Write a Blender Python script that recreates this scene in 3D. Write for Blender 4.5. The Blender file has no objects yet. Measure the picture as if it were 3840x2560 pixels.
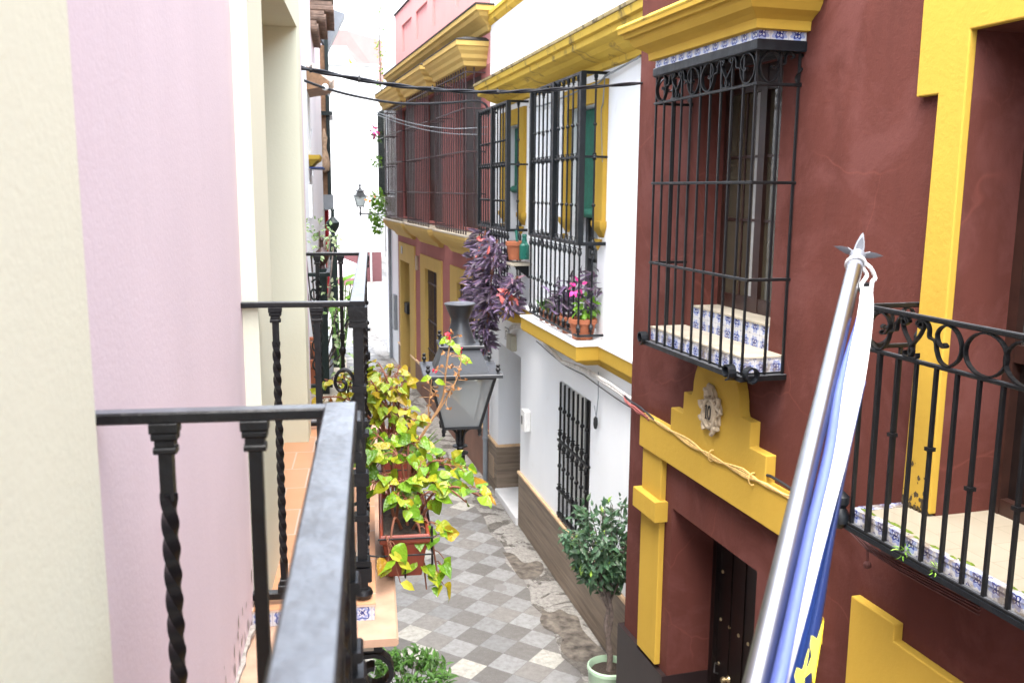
import bpy, bmesh, math, random
from mathutils import Vector, Matrix
random.seed(7)
scn = bpy.context.scene
COL = scn.collection
PI = math.pi
def rad(d): return math.radians(d)

# ------------------------------------------------------------------ mesh builder
class MB:
    def __init__(s): s.v=[]; s.f=[]; s.sm=[]; s.mi=[]; s.cur=0
    def add(s, verts, faces, smooth=False):
        o=len(s.v); s.v+= [tuple(p) for p in verts]
        for f in faces: s.f.append([i+o for i in f]); s.sm.append(smooth); s.mi.append(s.cur)
    def box(s, a, b):
        x0,y0,z0=[min(a[i],b[i]) for i in range(3)]; x1,y1,z1=[max(a[i],b[i]) for i in range(3)]
        s.add([(x0,y0,z0),(x1,y0,z0),(x1,y1,z0),(x0,y1,z0),(x0,y0,z1),(x1,y0,z1),(x1,y1,z1),(x0,y1,z1)],
              [(0,3,2,1),(4,5,6,7),(0,1,5,4),(1,2,6,5),(2,3,7,6),(3,0,4,7)])
    def bbox(s, a, b, c=.006):
        # box with chamfered edges, long axis free: built as prism of an octagon along the longest axis
        d=[abs(b[i]-a[i]) for i in range(3)]; k=d.index(max(d)); i,j=[(1,2),(2,0),(0,1)][k]
        lo=[min(a[q],b[q]) for q in range(3)]; hi=[max(a[q],b[q]) for q in range(3)]
        pts=[(lo[i]+c,lo[j]),(hi[i]-c,lo[j]),(hi[i],lo[j]+c),(hi[i],hi[j]-c),(hi[i]-c,hi[j]),(lo[i]+c,hi[j]),(lo[i],hi[j]-c),(lo[i],lo[j]+c)]
        V=[]
        for e in (lo[k],hi[k]):
            for p in pts:
                q=[0,0,0]; q[k]=e; q[i]=p[0]; q[j]=p[1]; V.append(q)
        F=[(t,(t+1)%8,8+(t+1)%8,8+t) for t in range(8)]+[tuple(range(7,-1,-1)),tuple(range(8,16))]
        s.add(V,F)
    def quad(s,a,b,c,d): s.add([a,b,c,d],[(0,1,2,3)])
    def prism(s, poly, n0, n1, axis=1):
        # poly in the two other coordinates (in order), extruded along axis
        V=[]
        for e in (n0,n1):
            for p in poly:
                q=list(p); q.insert(axis,e); V.append(q)
        m=len(poly)
        s.add(V,[(i,(i+1)%m,m+(i+1)%m,m+i) for i in range(m)]+[tuple(range(m-1,-1,-1)),tuple(range(m,2*m))])
    def tube(s, path, r, seg=8, cap=True, smooth=True, twist=0, rot=0, up=None):
        P=[Vector(p) for p in path]; n=len(P); rr=r if hasattr(r,'__len__') else [r]*n
        V=[]; F=[]; ref=Vector(up) if up else None
        prevx=None
        for i in range(n):
            t=(P[min(i+1,n-1)]-P[max(i-1,0)])
            if t.length<1e-9: t=Vector((0,0,1))
            t.normalize()
            if prevx is None:
                a=ref if ref else (Vector((0,0,1)) if abs(t.z)<.9 else Vector((1,0,0)))
                x=(a-t*a.dot(t)).normalized()
            else:
                x=(prevx-t*prevx.dot(t))
                x=x.normalized() if x.length>1e-6 else prevx
            prevx=x; y=t.cross(x)
            for k in range(seg):
                an=2*PI*k/seg+rot+twist*i
                V.append(P[i]+(x*math.cos(an)+y*math.sin(an))*rr[i])
        for i in range(n-1):
            for k in range(seg):
                F.append((i*seg+k,i*seg+(k+1)%seg,(i+1)*seg+(k+1)%seg,(i+1)*seg+k))
        if cap: F+= [tuple(range(seg-1,-1,-1)),tuple(range((n-1)*seg,n*seg))]
        s.add(V,F,smooth)
    def lathe(s, prof, c=(0,0,0), seg=20, smooth=True, sx=1, sy=1, rot=0):
        V=[]; m=len(prof)
        for r,z in prof:
            for k in range(seg):
                a=2*PI*k/seg+rot
                V.append((c[0]+r*math.cos(a)*sx,c[1]+r*math.sin(a)*sy,c[2]+z))
        F=[(i*seg+k,i*seg+(k+1)%seg,(i+1)*seg+(k+1)%seg,(i+1)*seg+k) for i in range(m-1) for k in range(seg)]
        s.add(V,F,smooth)
    def ball(s,c,r,seg=10,sz=1):
        s.lathe([(r*math.sin(PI*i/8)+1e-5,-r*sz*math.cos(PI*i/8)) for i in range(9)],c,seg)
    def ribbon(s, pts, th, w0, w1, plane='uz'):
        # flat bar bent along a 2D line in (u,z), width along n from w0 to w1
        n=len(pts); P=[Vector((p[0],p[1])) for p in pts]; V=[]; F=[]
        for i in range(n):
            t=(P[min(i+1,n-1)]-P[max(i-1,0)])
            t=t.normalized() if t.length>1e-9 else Vector((1,0))
            q=Vector((-t.y,t.x))*th/2
            for a,w in ((P[i]+q,w0),(P[i]-q,w0),(P[i]-q,w1),(P[i]+q,w1)):
                V.append((a.x,w,a.y) if plane=='uz' else (w,a.x,a.y))
        for i in range(n-1):
            for k in range(4): F.append((i*4+k,i*4+(k+1)%4,i*4+4+(k+1)%4,i*4+4+k))
        F+=[(3,2,1,0),tuple(range(4*n-4,4*n))]
        s.add(V,F,False)
    def mould(s, u0,u1,d,prof,ends=True):
        # moulding wrapped round a block that projects d from the wall; prof = (projection, z)
        V=[]
        for p,z in prof: V+=[(u0-p if ends else u0,0,z),(u0-p if ends else u0,d+p,z),(u1+p if ends else u1,d+p,z),(u1+p if ends else u1,0,z)]
        F=[]
        for i in range(len(prof)-1):
            for k in range(3): F.append((i*4+k,i*4+k+1,i*4+5+k,i*4+4+k))
        F.append((3,2,1,0)); m=4*(len(prof)-1); F.append((m,m+1,m+2,m+3))
        s.add(V,F)
    def sheet(s,u0,u1,z0,z1,n,holes=(),depth=.3):
        # plane wall facing +n with rectangular openings and their reveals
        us=sorted({u0,u1,*[h[0] for h in holes],*[h[1] for h in holes]}); zs=sorted({z0,z1,*[h[2] for h in holes],*[h[3] for h in holes]})
        us=[u for u in us if u0<=u<=u1]; zs=[z for z in zs if z0<=z<=z1]
        for i in range(len(us)-1):
            for j in range(len(zs)-1):
                a,b,c,d=us[i],us[i+1],zs[j],zs[j+1]; mu,mz=(a+b)/2,(c+d)/2
                if any(h[0]<mu<h[1] and h[2]<mz<h[3] for h in holes): continue
                s.quad((a,n,c),(a,n,d),(b,n,d),(b,n,c))
        for h in holes:
            dp=h[4] if len(h)>4 else depth; m=n-dp; a,b,c,d=h[:4]
            s.quad((a,n,c),(a,m,c),(a,m,d),(a,n,d)); s.quad((b,n,c),(b,n,d),(b,m,d),(b,m,c))
            s.quad((a,n,d),(a,m,d),(b,m,d),(b,n,d)); s.quad((a,n,c),(b,n,c),(b,m,c),(a,m,c))
    def body(s,u0,u1,z0,z1,n,back):
        s.quad((u0,n,z0),(u0,back,z0),(u0,back,z1),(u0,n,z1)); s.quad((u1,n,z0),(u1,n,z1),(u1,back,z1),(u1,back,z0))
        s.quad((u0,n,z1),(u0,back,z1),(u1,back,z1),(u1,n,z1)); s.quad((u0,back,z0),(u1,back,z0),(u1,back,z1),(u0,back,z1))
    def leaf(s,p,d,nrm,L,W,fold=.18,droop=.25):
        p=Vector(p); d=Vector(d).normalized(); nrm=Vector(nrm); nrm=(nrm-d*nrm.dot(d))
        nrm=nrm.normalized() if nrm.length>1e-5 else d.orthogonal().normalized()
        w=d.cross(nrm)
        def q(a,b,c): return p+d*(a*L)+w*(b*W)+nrm*(c*L)
        V=[q(0,0,0),q(.3,0,.02),q(.68,0,-droop*.35),q(1,0,-droop),q(.28,.46,fold*.5),q(.66,.38,fold*.4-droop*.35),q(.28,-.46,fold*.5),q(.66,-.38,fold*.4-droop*.35)]
        s.add(V,[(0,1,4),(0,6,1),(1,2,5,4),(1,6,7,2),(2,3,5),(2,7,3)],True)
    def leaf2(s,p,d,nrm,L,W,fold=.18,droop=.25):
        # rounded, slightly toothed leaf blade
        p=Vector(p); d=Vector(d).normalized(); nrm=Vector(nrm); nrm=(nrm-d*nrm.dot(d))
        nrm=nrm.normalized() if nrm.length>1e-5 else d.orthogonal().normalized()
        w=d.cross(nrm); tw=random.uniform(-.25,.25); V=[]; st=((.0,.02),(.06,.3),(.2,.5),(.38,.53),(.56,.46),(.72,.34),(.87,.17),(1,.0))
        for t,hw in st:
            z=-droop*t*t+.04*math.sin(t*9); bend=tw*t*t
            c=p+d*(t*L)+nrm*(z*L)+w*(bend*L); V.append(c)
            for sg in (1,-1): V.append(c+w*(sg*hw*W*random.uniform(.86,1.1))+nrm*(fold*hw*W+random.uniform(-.03,.05)*W)-d*(.05*L*hw))
        F=[]
        for i in range(len(st)-1):
            a=i*3; b=a+3; F+=[(a,b,b+1,a+1),(a,a+2,b+2,b)]
        s.add(V,F,True)
    def build(s,name,mat,parent=None,left=False,loc=None,ang=32,recalc=True):
        me=bpy.data.meshes.new(name)
        V=[(v[1],v[0],v[2]) for v in s.v] if left else s.v
        F=[f[::-1] for f in s.f] if left else s.f
        me.from_pydata(V,[],F)
        me.polygons.foreach_set('use_smooth',s.sm); me.polygons.foreach_set('material_index',s.mi)
        if recalc:
            b=bmesh.new(); b.from_mesh(me); bmesh.ops.recalc_face_normals(b,faces=b.faces); b.to_mesh(me); b.free()
        uv=me.uv_layers.new(name='UVMap'); vs=me.vertices
        for p in me.polygons:
            n=p.normal; ax=max(range(3),key=lambda i:abs(n[i])); i,j=[(1,2),(0,2),(0,1)][ax]
            for li in p.loop_indices:
                c=vs[me.loops[li].vertex_index].co; uv.data[li].uv=(c[i],c[j])
        if any(s.sm): me.set_sharp_from_angle(angle=rad(ang))
        for m in (mat if isinstance(mat,(list,tuple)) else [mat]): me.materials.append(m)
        o=bpy.data.objects.new(name,me); COL.objects.link(o)
        if parent: o.parent=parent
        if loc: o.location=(loc[1],loc[0],loc[2]) if left else loc
        return o

def tag(o,label=None,cat=None,group=None,kind=None):
    if label: o['label']=label
    if cat: o['category']=cat
    if group: o['group']=group
    if kind: o['kind']=kind
    return o
def thing(name,label,cat,loc=(0,0,0),rz=0,group=None):
    o=bpy.data.objects.new(name,None); COL.objects.link(o); o.location=loc; o.rotation_euler=(0,0,rz); o.empty_display_size=.1
    return tag(o,label,cat,group)
def copy_part(o,parent,loc,left=False,rz=None):
    c=o.copy(); COL.objects.link(c); c.parent=parent
    c.location=(loc[1],loc[0],loc[2]) if left else loc
    if rz is not None: c.rotation_euler=(0,0,rz)
    return c
def copy_tree(o,loc,label,group=None):
    c=o.copy(); COL.objects.link(c); c.location=loc; c['label']=label
    if group: c['group']=group
    for ch in o.children:
        d=ch.copy(); COL.objects.link(d); d.parent=c
        for g in ch.children:
            e=g.copy(); COL.objects.link(e); e.parent=d
    return c
def catmull(pts,k=5):
    P=[Vector(p) for p in pts]; out=[]
    for i in range(len(P)-1):
        a,b,c,d=P[max(i-1,0)],P[i],P[i+1],P[min(i+2,len(P)-1)]
        for j in range(k):
            t=j/k; out.append(.5*((2*b)+(c-a)*t+(2*a-5*b+4*c-d)*t*t+(3*b-a-3*c+d)*t**3))
    out.append(P[-1]); return out
class Frame:
    # facade frame: u along the street, n out of the wall, z up
    def __init__(s,o,h,left=False):
        s.left=left; s.o=Vector((o[0],o[1],0)); a=rad(h)
        s.t=Vector((math.sin(a),math.cos(a),0)); s.n=Vector((-math.cos(a),math.sin(a),0))*(-1 if left else 1)
        s.rz=(-a) if left else (PI/2-a)
    def w(s,u,n,z): return s.o+s.t*u+s.n*n+Vector((0,0,z))
FR=Frame((3.44,8.7),-2.3); FW=Frame((3.48,0),0); FP=Frame((3.48,15.8),-2.5)
FL=Frame((-.143,3.07),5.2,True); FM=Frame((-.12,6.3),3.4,True)

# ------------------------------------------------------------------ materials
class NT:
    def __init__(s,name):
        s.m=bpy.data.materials.new(name); s.m.use_nodes=True; s.t=s.m.node_tree; s.N=s.t.nodes; s.b=s.N['Principled BSDF']
    def new(s,ty,**k):
        n=s.N.new(ty)
        for a,b in k.items():
            if hasattr(n,a): setattr(n,a,b)
            else: n.inputs[a.replace('_',' ')].default_value=b
        return n
    def link(s,a,b): s.t.links.new(a,b)
    def coord(s,kind='Object'):
        if kind=='UV': return s.new('ShaderNodeTexCoord').outputs['UV']
        return s.new('ShaderNodeTexCoord').outputs[kind]
    def noise(s,vec,scale,detail=4,rough=.55,dist=0):
        n=s.new('ShaderNodeTexNoise'); n.inputs['Scale'].default_value=scale; n.inputs['Detail'].default_value=detail
        n.inputs['Roughness'].default_value=rough; n.inputs['Distortion'].default_value=dist; s.link(vec,n.inputs['Vector']); return n.outputs['Fac']
    def math(s,op,a,b=None,c=None):
        n=s.new('ShaderNodeMath'); n.operation=op
        for i,x in enumerate((a,b,c)):
            if x is None: continue
            if hasattr(x,'is_linked') or hasattr(x,'links'): s.link(x,n.inputs[i])
            else: n.inputs[i].default_value=x
        return n.outputs[0]
    def ramp(s,fac,stops,interp='LINEAR'):
        n=s.new('ShaderNodeValToRGB'); r=n.color_ramp; r.interpolation=interp
        while len(r.elements)<len(stops): r.elements.new(.5)
        for e,(p,c) in zip(r.elements,stops): e.position=p; e.color=(c[0],c[1],c[2],1) if hasattr(c,'__len__') else (c,c,c,1)
        s.link(fac,n.inputs[0]); return n.outputs[0]
    def mix(s,fac,a,b,blend='MIX'):
        n=s.new('ShaderNodeMix'); n.data_type='RGBA'; n.blend_type=blend
        for i,x in ((0,fac),(6,a),(7,b)):
            if hasattr(x,'links'): s.link(x,n.inputs[i])
            elif hasattr(x,'__len__'): n.inputs[i].default_value=(x[0],x[1],x[2],1)
            else: n.inputs[i].default_value=x
        return n.outputs[2]
    def bump(s,h,strength,dist=.01):
        n=s.new('ShaderNodeBump'); n.inputs['Strength'].default_value=strength; n.inputs['Distance'].default_value=dist
        s.link(h,n.inputs['Height']); s.link(n.outputs[0],s.b.inputs['Normal'])
    def out(s,col=None,rough=None,metal=None,spec=None):
        for k,x in (('Base Color',col),('Roughness',rough),('Metallic',metal),('Specular IOR Level',spec)):
            if x is None: continue
            if hasattr(x,'links'): s.link(x,s.b.inputs[k])
            elif hasattr(x,'__len__'): s.b.inputs[k].default_value=(x[0],x[1],x[2],1)
            else: s.b.inputs[k].default_value=x
        return s.m
def sc(c,k): return tuple(min(1,x*k) for x in c)
def plaster(name,col,var=.08,scale=1.3,bump=.25,rough=.85,fine=70,stain=None,cracks=0):
    n=NT(name); o=n.coord()
    a=n.noise(o,scale,5,.6); st=n.new('ShaderNodeMapping'); st.inputs['Scale'].default_value=(3,3,.35); n.link(o,st.inputs['Vector'])
    b=n.noise(st.outputs[0],1.6,4,.6)
    f=n.math('ADD',n.math('MULTIPLY',a,.6),n.math('MULTIPLY',b,.4))
    c=n.ramp(f,[(.3,sc(col,1-var)),(.5,col),(.72,sc(col,1+var))])
    if stain:
        m=n.ramp(n.noise(o,stain[1],6,.65,.6),[(stain[2],0),(stain[2]+.12,1)])
        c=n.mix(n.math('MULTIPLY',m,stain[3]),c,stain[0])
    if cracks:
        w=n.new('ShaderNodeMixRGB'); w.blend_type='ADD'; w.inputs[0].default_value=.35
        nz=n.new('ShaderNodeTexNoise'); nz.inputs['Scale'].default_value=2.2; n.link(o,nz.inputs['Vector']); n.link(o,w.inputs[1]); n.link(nz.outputs['Color'],w.inputs[2])
        v=n.new('ShaderNodeTexVoronoi'); v.feature='DISTANCE_TO_EDGE'; v.inputs['Scale'].default_value=.85; n.link(w.outputs[0],v.inputs['Vector'])
        l=n.ramp(v.outputs['Distance'],[(0,1),(.007,0)])
        k=n.math('MULTIPLY',l,n.ramp(n.noise(o,1.1,2),[(.42,0),(.52,1)]))
        c=n.mix(n.math('MULTIPLY',k,cracks),c,sc(col,2.1))
    h=n.math('ADD',n.math('MULTIPLY',n.noise(o,fine,3),.5),n.noise(o,fine*.4,3))
    n.bump(h,bump,.006)
    return n.out(c,rough,0,.12)
def simple(name,col,rough=.6,metal=0,spec=.5,var=.1,scale=6,bump=0,bscale=40):
    n=NT(name); o=n.coord(); c=n.ramp(n.noise(o,scale,4),[(.3,sc(col,1-var)),(.7,sc(col,1+var))])
    if bump: n.bump(n.noise(o,bscale,3),bump,.004)
    return n.out(c,rough,metal,spec)
def iron(name,col=(.0035,.0038,.0045),rough=.42,bump=.5,coat=0):
    n=NT(name); o=n.coord(); f=n.noise(o,28,5,.6)
    c=n.ramp(f,[(.3,sc(col,.7)),(.65,col),(.82,sc(col,2.0))]); n.bump(n.noise(o,60,4),bump,.003)
    n.b.inputs['Coat Weight'].default_value=coat; n.b.inputs['Coat Roughness'].default_value=.35
    return n.out(c,n.ramp(n.noise(o,14,3),[(.3,rough-.08),(.7,rough+.14)]),0,.38)
def leafmat(name,stops,rough=.4,trans=.25):
    n=NT(name); g=n.new('ShaderNodeNewGeometry'); c=n.ramp(g.outputs['Random Per Island'],stops)
    o=n.coord(); c=n.mix(n.math('MULTIPLY',n.noise(o,45,2),.55),c,n.mix(.5,c,(.25,.3,.05)))
    v=n.new('ShaderNodeTexVoronoi'); v.inputs['Scale'].default_value=90; n.link(o,v.inputs['Vector']); n.bump(v.outputs['Distance'],.6,.004)
    tr=n.new('ShaderNodeBsdfTranslucent'); n.link(c,tr.inputs[0]); mx=n.new('ShaderNodeMixShader'); mx.inputs[0].default_value=trans
    n.link(n.b.outputs[0],mx.inputs[1]); n.link(tr.outputs[0],mx.inputs[2]); n.link(mx.outputs[0],n.N['Material Output'].inputs[0])
    n.out(c,rough,0,.4); return n.m
def azulejo(name,size=.14,dirt=.0,voff=0,freq=20,warp=.04):
    n=NT(name); uv=n.coord('UV'); o=n.coord()
    nz=n.new('ShaderNodeTexNoise'); nz.inputs['Scale'].default_value=2.2/size; nz.inputs['Detail'].default_value=2; n.link(o,nz.inputs['Vector'])
    sn=n.new('ShaderNodeSeparateXYZ'); n.link(nz.outputs['Color'],sn.inputs[0])
    sep=n.new('ShaderNodeSeparateXYZ'); n.link(uv,sep.inputs[0])
    def cen(x,off,w): 
        c=n.math('SUBTRACT',n.math('FRACT',n.math('DIVIDE',n.math('SUBTRACT',x,off),size)),.5)
        return c,n.math('ADD',c,n.math('MULTIPLY',n.math('SUBTRACT',w,.5),warp*4))
    x0,x=cen(sep.outputs[0],0,sn.outputs[0]); y0,y=cen(sep.outputs[1],voff,sn.outputs[1])
    r=n.math('SQRT',n.math('ADD',n.math('MULTIPLY',x,x),n.math('MULTIPLY',y,y))); a=n.math('ARCTAN2',y,x)
    f=n.math('ADD',r,n.math('MULTIPLY',n.math('COSINE',n.math('MULTIPLY',a,4)),.07))
    line=n.math('GREATER_THAN',n.math('SINE',n.math('ADD',n.math('MULTIPLY',f,freq),-1.2)),.72)
    petal=n.math('LESS_THAN',n.math('ABSOLUTE',n.math('SUBTRACT',n.math('ADD',r,n.math('MULTIPLY',n.math('COSINE',n.math('MULTIPLY',a,8)),.06)),.3)),.1)
    core=n.math('LESS_THAN',n.math('ADD',r,n.math('MULTIPLY',n.math('COSINE',n.math('MULTIPLY',a,5)),.03)),.1)
    edge=n.math('GREATER_THAN',n.math('MAXIMUM',n.math('ABSOLUTE',x0),n.math('ABSOLUTE',y0)),.48)
    wash=n.noise(o,3/size,3,.6); pb=n.mix(wash,(.13,.18,.42),(.36,.41,.56))
    c=n.mix(petal,(.52,.53,.55),pb); c=n.mix(line,c,(.03,.05,.21)); c=n.mix(core,c,(.02,.035,.17)); c=n.mix(edge,c,(.4,.4,.42))
    if dirt: c=n.mix(n.math('MULTIPLY',n.ramp(n.noise(o,9,6,.7),[(.42,0),(.6,1)]),dirt),c,(.16,.125,.085))
    return n.out(c,.25,0,.5)
M={}
M['red']=plaster('red_plaster',(.096,.0305,.0232),.24,.9,.35,stain=((.13,.048,.041),1.5,.48,.65),cracks=.3)
M['redtrim']=simple('dark_brown_plinth',(.017,.009,.009),.5,var=.15,bump=.15)
M['yellow']=plaster('yellow_ochre_paint',(.45,.285,.043),.08,1.6,.3,.75,stain=((.38,.21,.025),2.2,.6,.35))
M['yellow_old']=plaster('weathered_yellow_paint',(.55,.37,.06),.1,2.5,.35,.8,stain=((.12,.085,.04),3.2,.55,.85))
M['moss']=plaster('lichen_stained_cap',(.36,.29,.15),.25,5,.5,.95,stain=((.06,.05,.035),6,.5,.8))
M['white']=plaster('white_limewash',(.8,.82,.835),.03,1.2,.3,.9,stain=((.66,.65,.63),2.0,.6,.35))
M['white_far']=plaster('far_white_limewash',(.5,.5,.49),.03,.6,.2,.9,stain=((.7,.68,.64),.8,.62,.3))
M['pink']=plaster('salmon_pink_paint',(.6,.28,.265),.06,1.2,.2,.85)
M['rust']=plaster('rust_pink_paint',(.33,.13,.12),.1,1.2,.2,.85,stain=((.39,.17,.157),1.4,.55,.4))
M['ochre']=plaster('muted_ochre_paint',(.5,.345,.11),.07,1.8,.2,.8,stain=((.5,.29,.08),2.5,.6,.35))
M['lilac']=plaster('lilac_plaster',(.69,.59,.618),.055,1.4,.12,.9,fine=150,stain=((.665,.555,.585),2.2,.55,.45))
M['cream']=plaster('cream_plaster',(.715,.72,.56),.03,1.5,.12,.9,fine=150)
M['chip']=simple('chipped_render',(.33,.3,.26),.95,var=.4,scale=30,bump=.8)
M['iron']=iron('black_wrought_iron')
M['iron_near']=iron('black_painted_rail',(.004,.0045,.0055),.4,.6)
M['sky_sheen']=simple('rail_sky_sheen',(.08,.09,.103),.36,0,.8,.3,18,.6,35)  # lighter tone paints the reflected sky onto rail tops
M['sky_sheen_dim']=simple('iron_sky_sheen',(.05,.053,.058),.5,0,.6,.5,20,.5,35)  # dimmer painted sky reflection for tops of grille and lower rails
M['iron_red']=iron('brown_black_iron',(.05,.03,.032),.55)
M['iron_blue']=iron('blue_black_iron',(.0045,.0065,.009),.4)
M['iron_green']=iron('dark_green_iron',(.004,.013,.011),.45)
M['wood']=simple('dark_brown_wood',(.03,.0125,.009),.4,var=.25,scale=9)
M['wood_black']=simple('black_brown_door_wood',(.008,.0045,.004),.38,var=.3,scale=9)
M['brownwood']=simple('weathered_brown_wood',(.22,.12,.06),.7,var=.3,scale=12)
M['brass']=simple('brass',(.55,.45,.26),.35,1)
M['blind']=simple('green_blind_cloth',(.008,.11,.07),.8,var=.2,scale=20)
M['greydoor']=simple('grey_painted_door',(.035,.037,.039),.5)
M['dark']=simple('dark_interior',(.02,.018,.016),.8)
M['curtain']=simple('pale_curtain',(.6,.6,.57),.9,var=.08)
M['stone']=simple('tan_stone_dado',(.3,.22,.15),.6,var=.2,scale=3,bump=.2)
M['stone_cap']=simple('sandstone_cap',(.66,.45,.26),.6,var=.15)
M['marble']=simple('white_marble_step',(.72,.72,.72),.4,var=.05)
M['reddado']=simple('red_sandstone_dado',(.19,.095,.065),.65,var=.18,scale=3,bump=.15)
M['greystone']=simple('grey_stone',(.22,.21,.2),.85,var=.2,scale=2)
M['creamslab']=simple('cream_stone_slab',(.37,.33,.255),.6,var=.16,scale=7,bump=.2)
M['terracotta']=simple('terracotta_pot_clay',(.32,.1,.042),.75,var=.15,scale=12,bump=.15)
M['redpot']=simple('red_plastic_planter',(.2,.034,.014),.42,var=.06,bump=.1)
M['mint']=simple('mint_glazed_pot',(.36,.5,.35),.3,var=.04)
M['soil']=simple('potting_soil',(.035,.024,.017),.95,var=.5,scale=60,bump=1,bscale=90)
M['tile_old']=azulejo('old_azulejo',.12,.85,0,15,.06)
M['tile']=azulejo('azulejo',.14,.25,0,14,.05)
M['tile_b']=azulejo('balcony_azulejo',.066,0,3.8415,26,.015)
M['roof']=simple('clay_roof_tile',(.2,.135,.1),.85,var=.4,scale=8)
M['roof_pale']=simple('pale_clay_roof_tile',(.6,.5,.42),.85,var=.3,scale=14)
M['faroof']=simple('far_pink_roof',(.33,.17,.16),.9,var=.06,scale=2)
M['grey']=simple('grey_metal',(.2,.22,.24),.5)
M['box_white']=simple('white_plastic_box',(.7,.7,.68),.5)
M['box_beige']=simple('beige_plastic_box',(.42,.4,.31),.6)
M['steel']=simple('brushed_steel',(.3,.31,.32),.3,1,var=.04,scale=30)
M['greyplastic']=simple('grey_plastic_cap',(.13,.14,.16),.45)
M['flagwhite']=simple('white_canvas',(.56,.56,.56),.85,var=.03,bump=.2,bscale=300)
M['flagblue']=simple('blue_flag_cloth',(.003,.023,.125),.65,var=.12,bump=.15,bscale=300)
M['flagpale']=simple('sheer_pale_blue_cloth',(.075,.108,.37),.7,var=.08,bump=.15,bscale=300)
M['staryellow']=simple('yellow_printed_cloth',(.78,.68,.01),.7,var=.03)
M['cable']=iron('black_cable',(.012,.014,.018),.45)
M['cable_yellow']=simple('yellow_painted_cable',(.6,.4,.13),.7,var=.25,scale=20)
M['cable_red']=simple('red_painted_cable',(.27,.07,.06),.7,var=.2,scale=20)
M['cable_dark']=simple('dark_red_painted_cable',(.09,.026,.022),.75,var=.2,scale=20)
M['cable_white']=simple('whitewashed_cable',(.62,.6,.57),.85,var=.25,scale=25)
M['lampmetal']=iron('grey_lantern_metal',(.028,.032,.037),.42,.3,.3)
M['lampdark']=iron('black_lantern_metal',(.016,.018,.02),.4,.3)
M['bark']=simple('grey_brown_bark',(.13,.1,.085),.9,var=.35,scale=25,bump=.7)
M['stem']=simple('red_brown_stem',(.2,.07,.035),.7)
M['drystem']=simple('dry_tan_stem',(.36,.2,.09),.8)
M['redcloth']=simple('red_awning_cloth',(.35,.01,.02),.8)
M['tancloth']=simple('tan_bundled_cloth',(.33,.23,.15),.9,var=.3,scale=15)
M['crest']=simple('carved_cream_stone',(.38,.31,.215),.85,var=.15,scale=14,bump=.3)
M['ink']=simple('black_paint',(.01,.01,.01),.6)
M['greenplastic']=simple('teal_green_plastic',(.0,.1,.07),.45)
M['petal_red']=simple('red_flower_petal',(.6,.01,.04),.6)
M['petal_pink']=simple('pink_flower_petal',(.75,.05,.3),.6)
M['petal_salmon']=simple('salmon_flower_petal',(.72,.16,.14),.6,var=.3,scale=20)
M['begonia']=leafmat('begonia_leaf',[(0,(.05,.15,.008)),(.3,(.12,.27,.012)),(.62,(.22,.34,.012)),(.86,(.32,.3,.012)),(.97,(.34,.24,.012)),(1,(.32,.15,.015))],.28,.2)
M['begonia_gold']=leafmat('golden_begonia_leaf',[(0,(.1,.19,.01)),(.3,(.24,.3,.012)),(.65,(.34,.29,.012)),(.95,(.34,.2,.012)),(1,(.3,.08,.015))],.3,.22)
M['laurel']=leafmat('laurel_leaf',[(0,(.012,.05,.033)),(.55,(.022,.085,.055)),(.96,(.05,.14,.09)),(1,(.25,.42,.03))],.3,.12)
M['purple']=leafmat('purple_leaf',[(0,(.04,.018,.06)),(.5,(.095,.048,.14)),(.9,(.2,.12,.29)),(1,(.26,.1,.18))],.4,.15)
M['vine']=leafmat('pale_vine_leaf',[(0,(.1,.2,.06)),(.5,(.3,.42,.2)),(1,(.55,.6,.42))],.45,.3)
M['green']=leafmat('green_leaf',[(0,(.02,.08,.015)),(1,(.06,.2,.03))],.4,.2)
M['brightgreen']=leafmat('bright_green_leaf',[(0,(.06,.2,.01)),(1,(.2,.42,.03))],.4,.3)
M['mildew']=simple('dark_mildew',(.06,.04,.015),.95,var=.4,scale=40)
M['mosspatch']=simple('green_moss',(.09,.13,.01),.95,var=.4,scale=50,bump=1)
def glassmat(name,col,rough=.06):
    n=NT(name); return n.out(col,rough,0,.9)
M['pane']=glassmat('window_pane',(.05,.05,.045))
M['pane_dark']=glassmat('dark_shutter_pane',(.012,.008,.008),.5)
M['curtain_grey']=simple('grey_net_curtain',(.3,.3,.285),.9,var=.1)
M['pane_olive']=glassmat('olive_window_pane',(.062,.053,.035),.08)
M['pane_pale']=glassmat('window_pane_with_net_curtain',(.32,.33,.32),.12)
def lampglass():
    n=NT('frosted_lantern_glass'); n.out((.33,.35,.345),.22,0,.6)
    tr=n.new('ShaderNodeBsdfTransparent'); tr.inputs[0].default_value=(.85,.9,.9,1); mx=n.new('ShaderNodeMixShader'); mx.inputs[0].default_value=.45
    n.link(n.b.outputs[0],mx.inputs[1]); n.link(tr.outputs[0],mx.inputs[2]); n.link(mx.outputs[0],n.N['Material Output'].inputs[0]); return n.m
M['lampglass']=lampglass()
def dadomat():
    n=NT('striated_stone_dado'); o=n.coord(); mp=n.new('ShaderNodeMapping'); mp.inputs['Scale'].default_value=(.35,.35,9); n.link(o,mp.inputs['Vector'])
    f=n.noise(mp.outputs[0],2.2,6,.65); c=n.ramp(f,[(.3,(.1,.076,.056)),(.5,(.19,.145,.105)),(.7,(.27,.21,.155))])
    sep=n.new('ShaderNodeSeparateXYZ'); n.link(o,sep.inputs[0]); j=n.math('LESS_THAN',n.math('FRACT',n.math('DIVIDE',sep.outputs[2],.145)),.05)
    c=n.mix(n.math('MULTIPLY',j,.3),c,(.09,.07,.055)); n.bump(f,.3,.01); return n.out(c,.6,0,.4)
M['dado']=dadomat()
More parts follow.
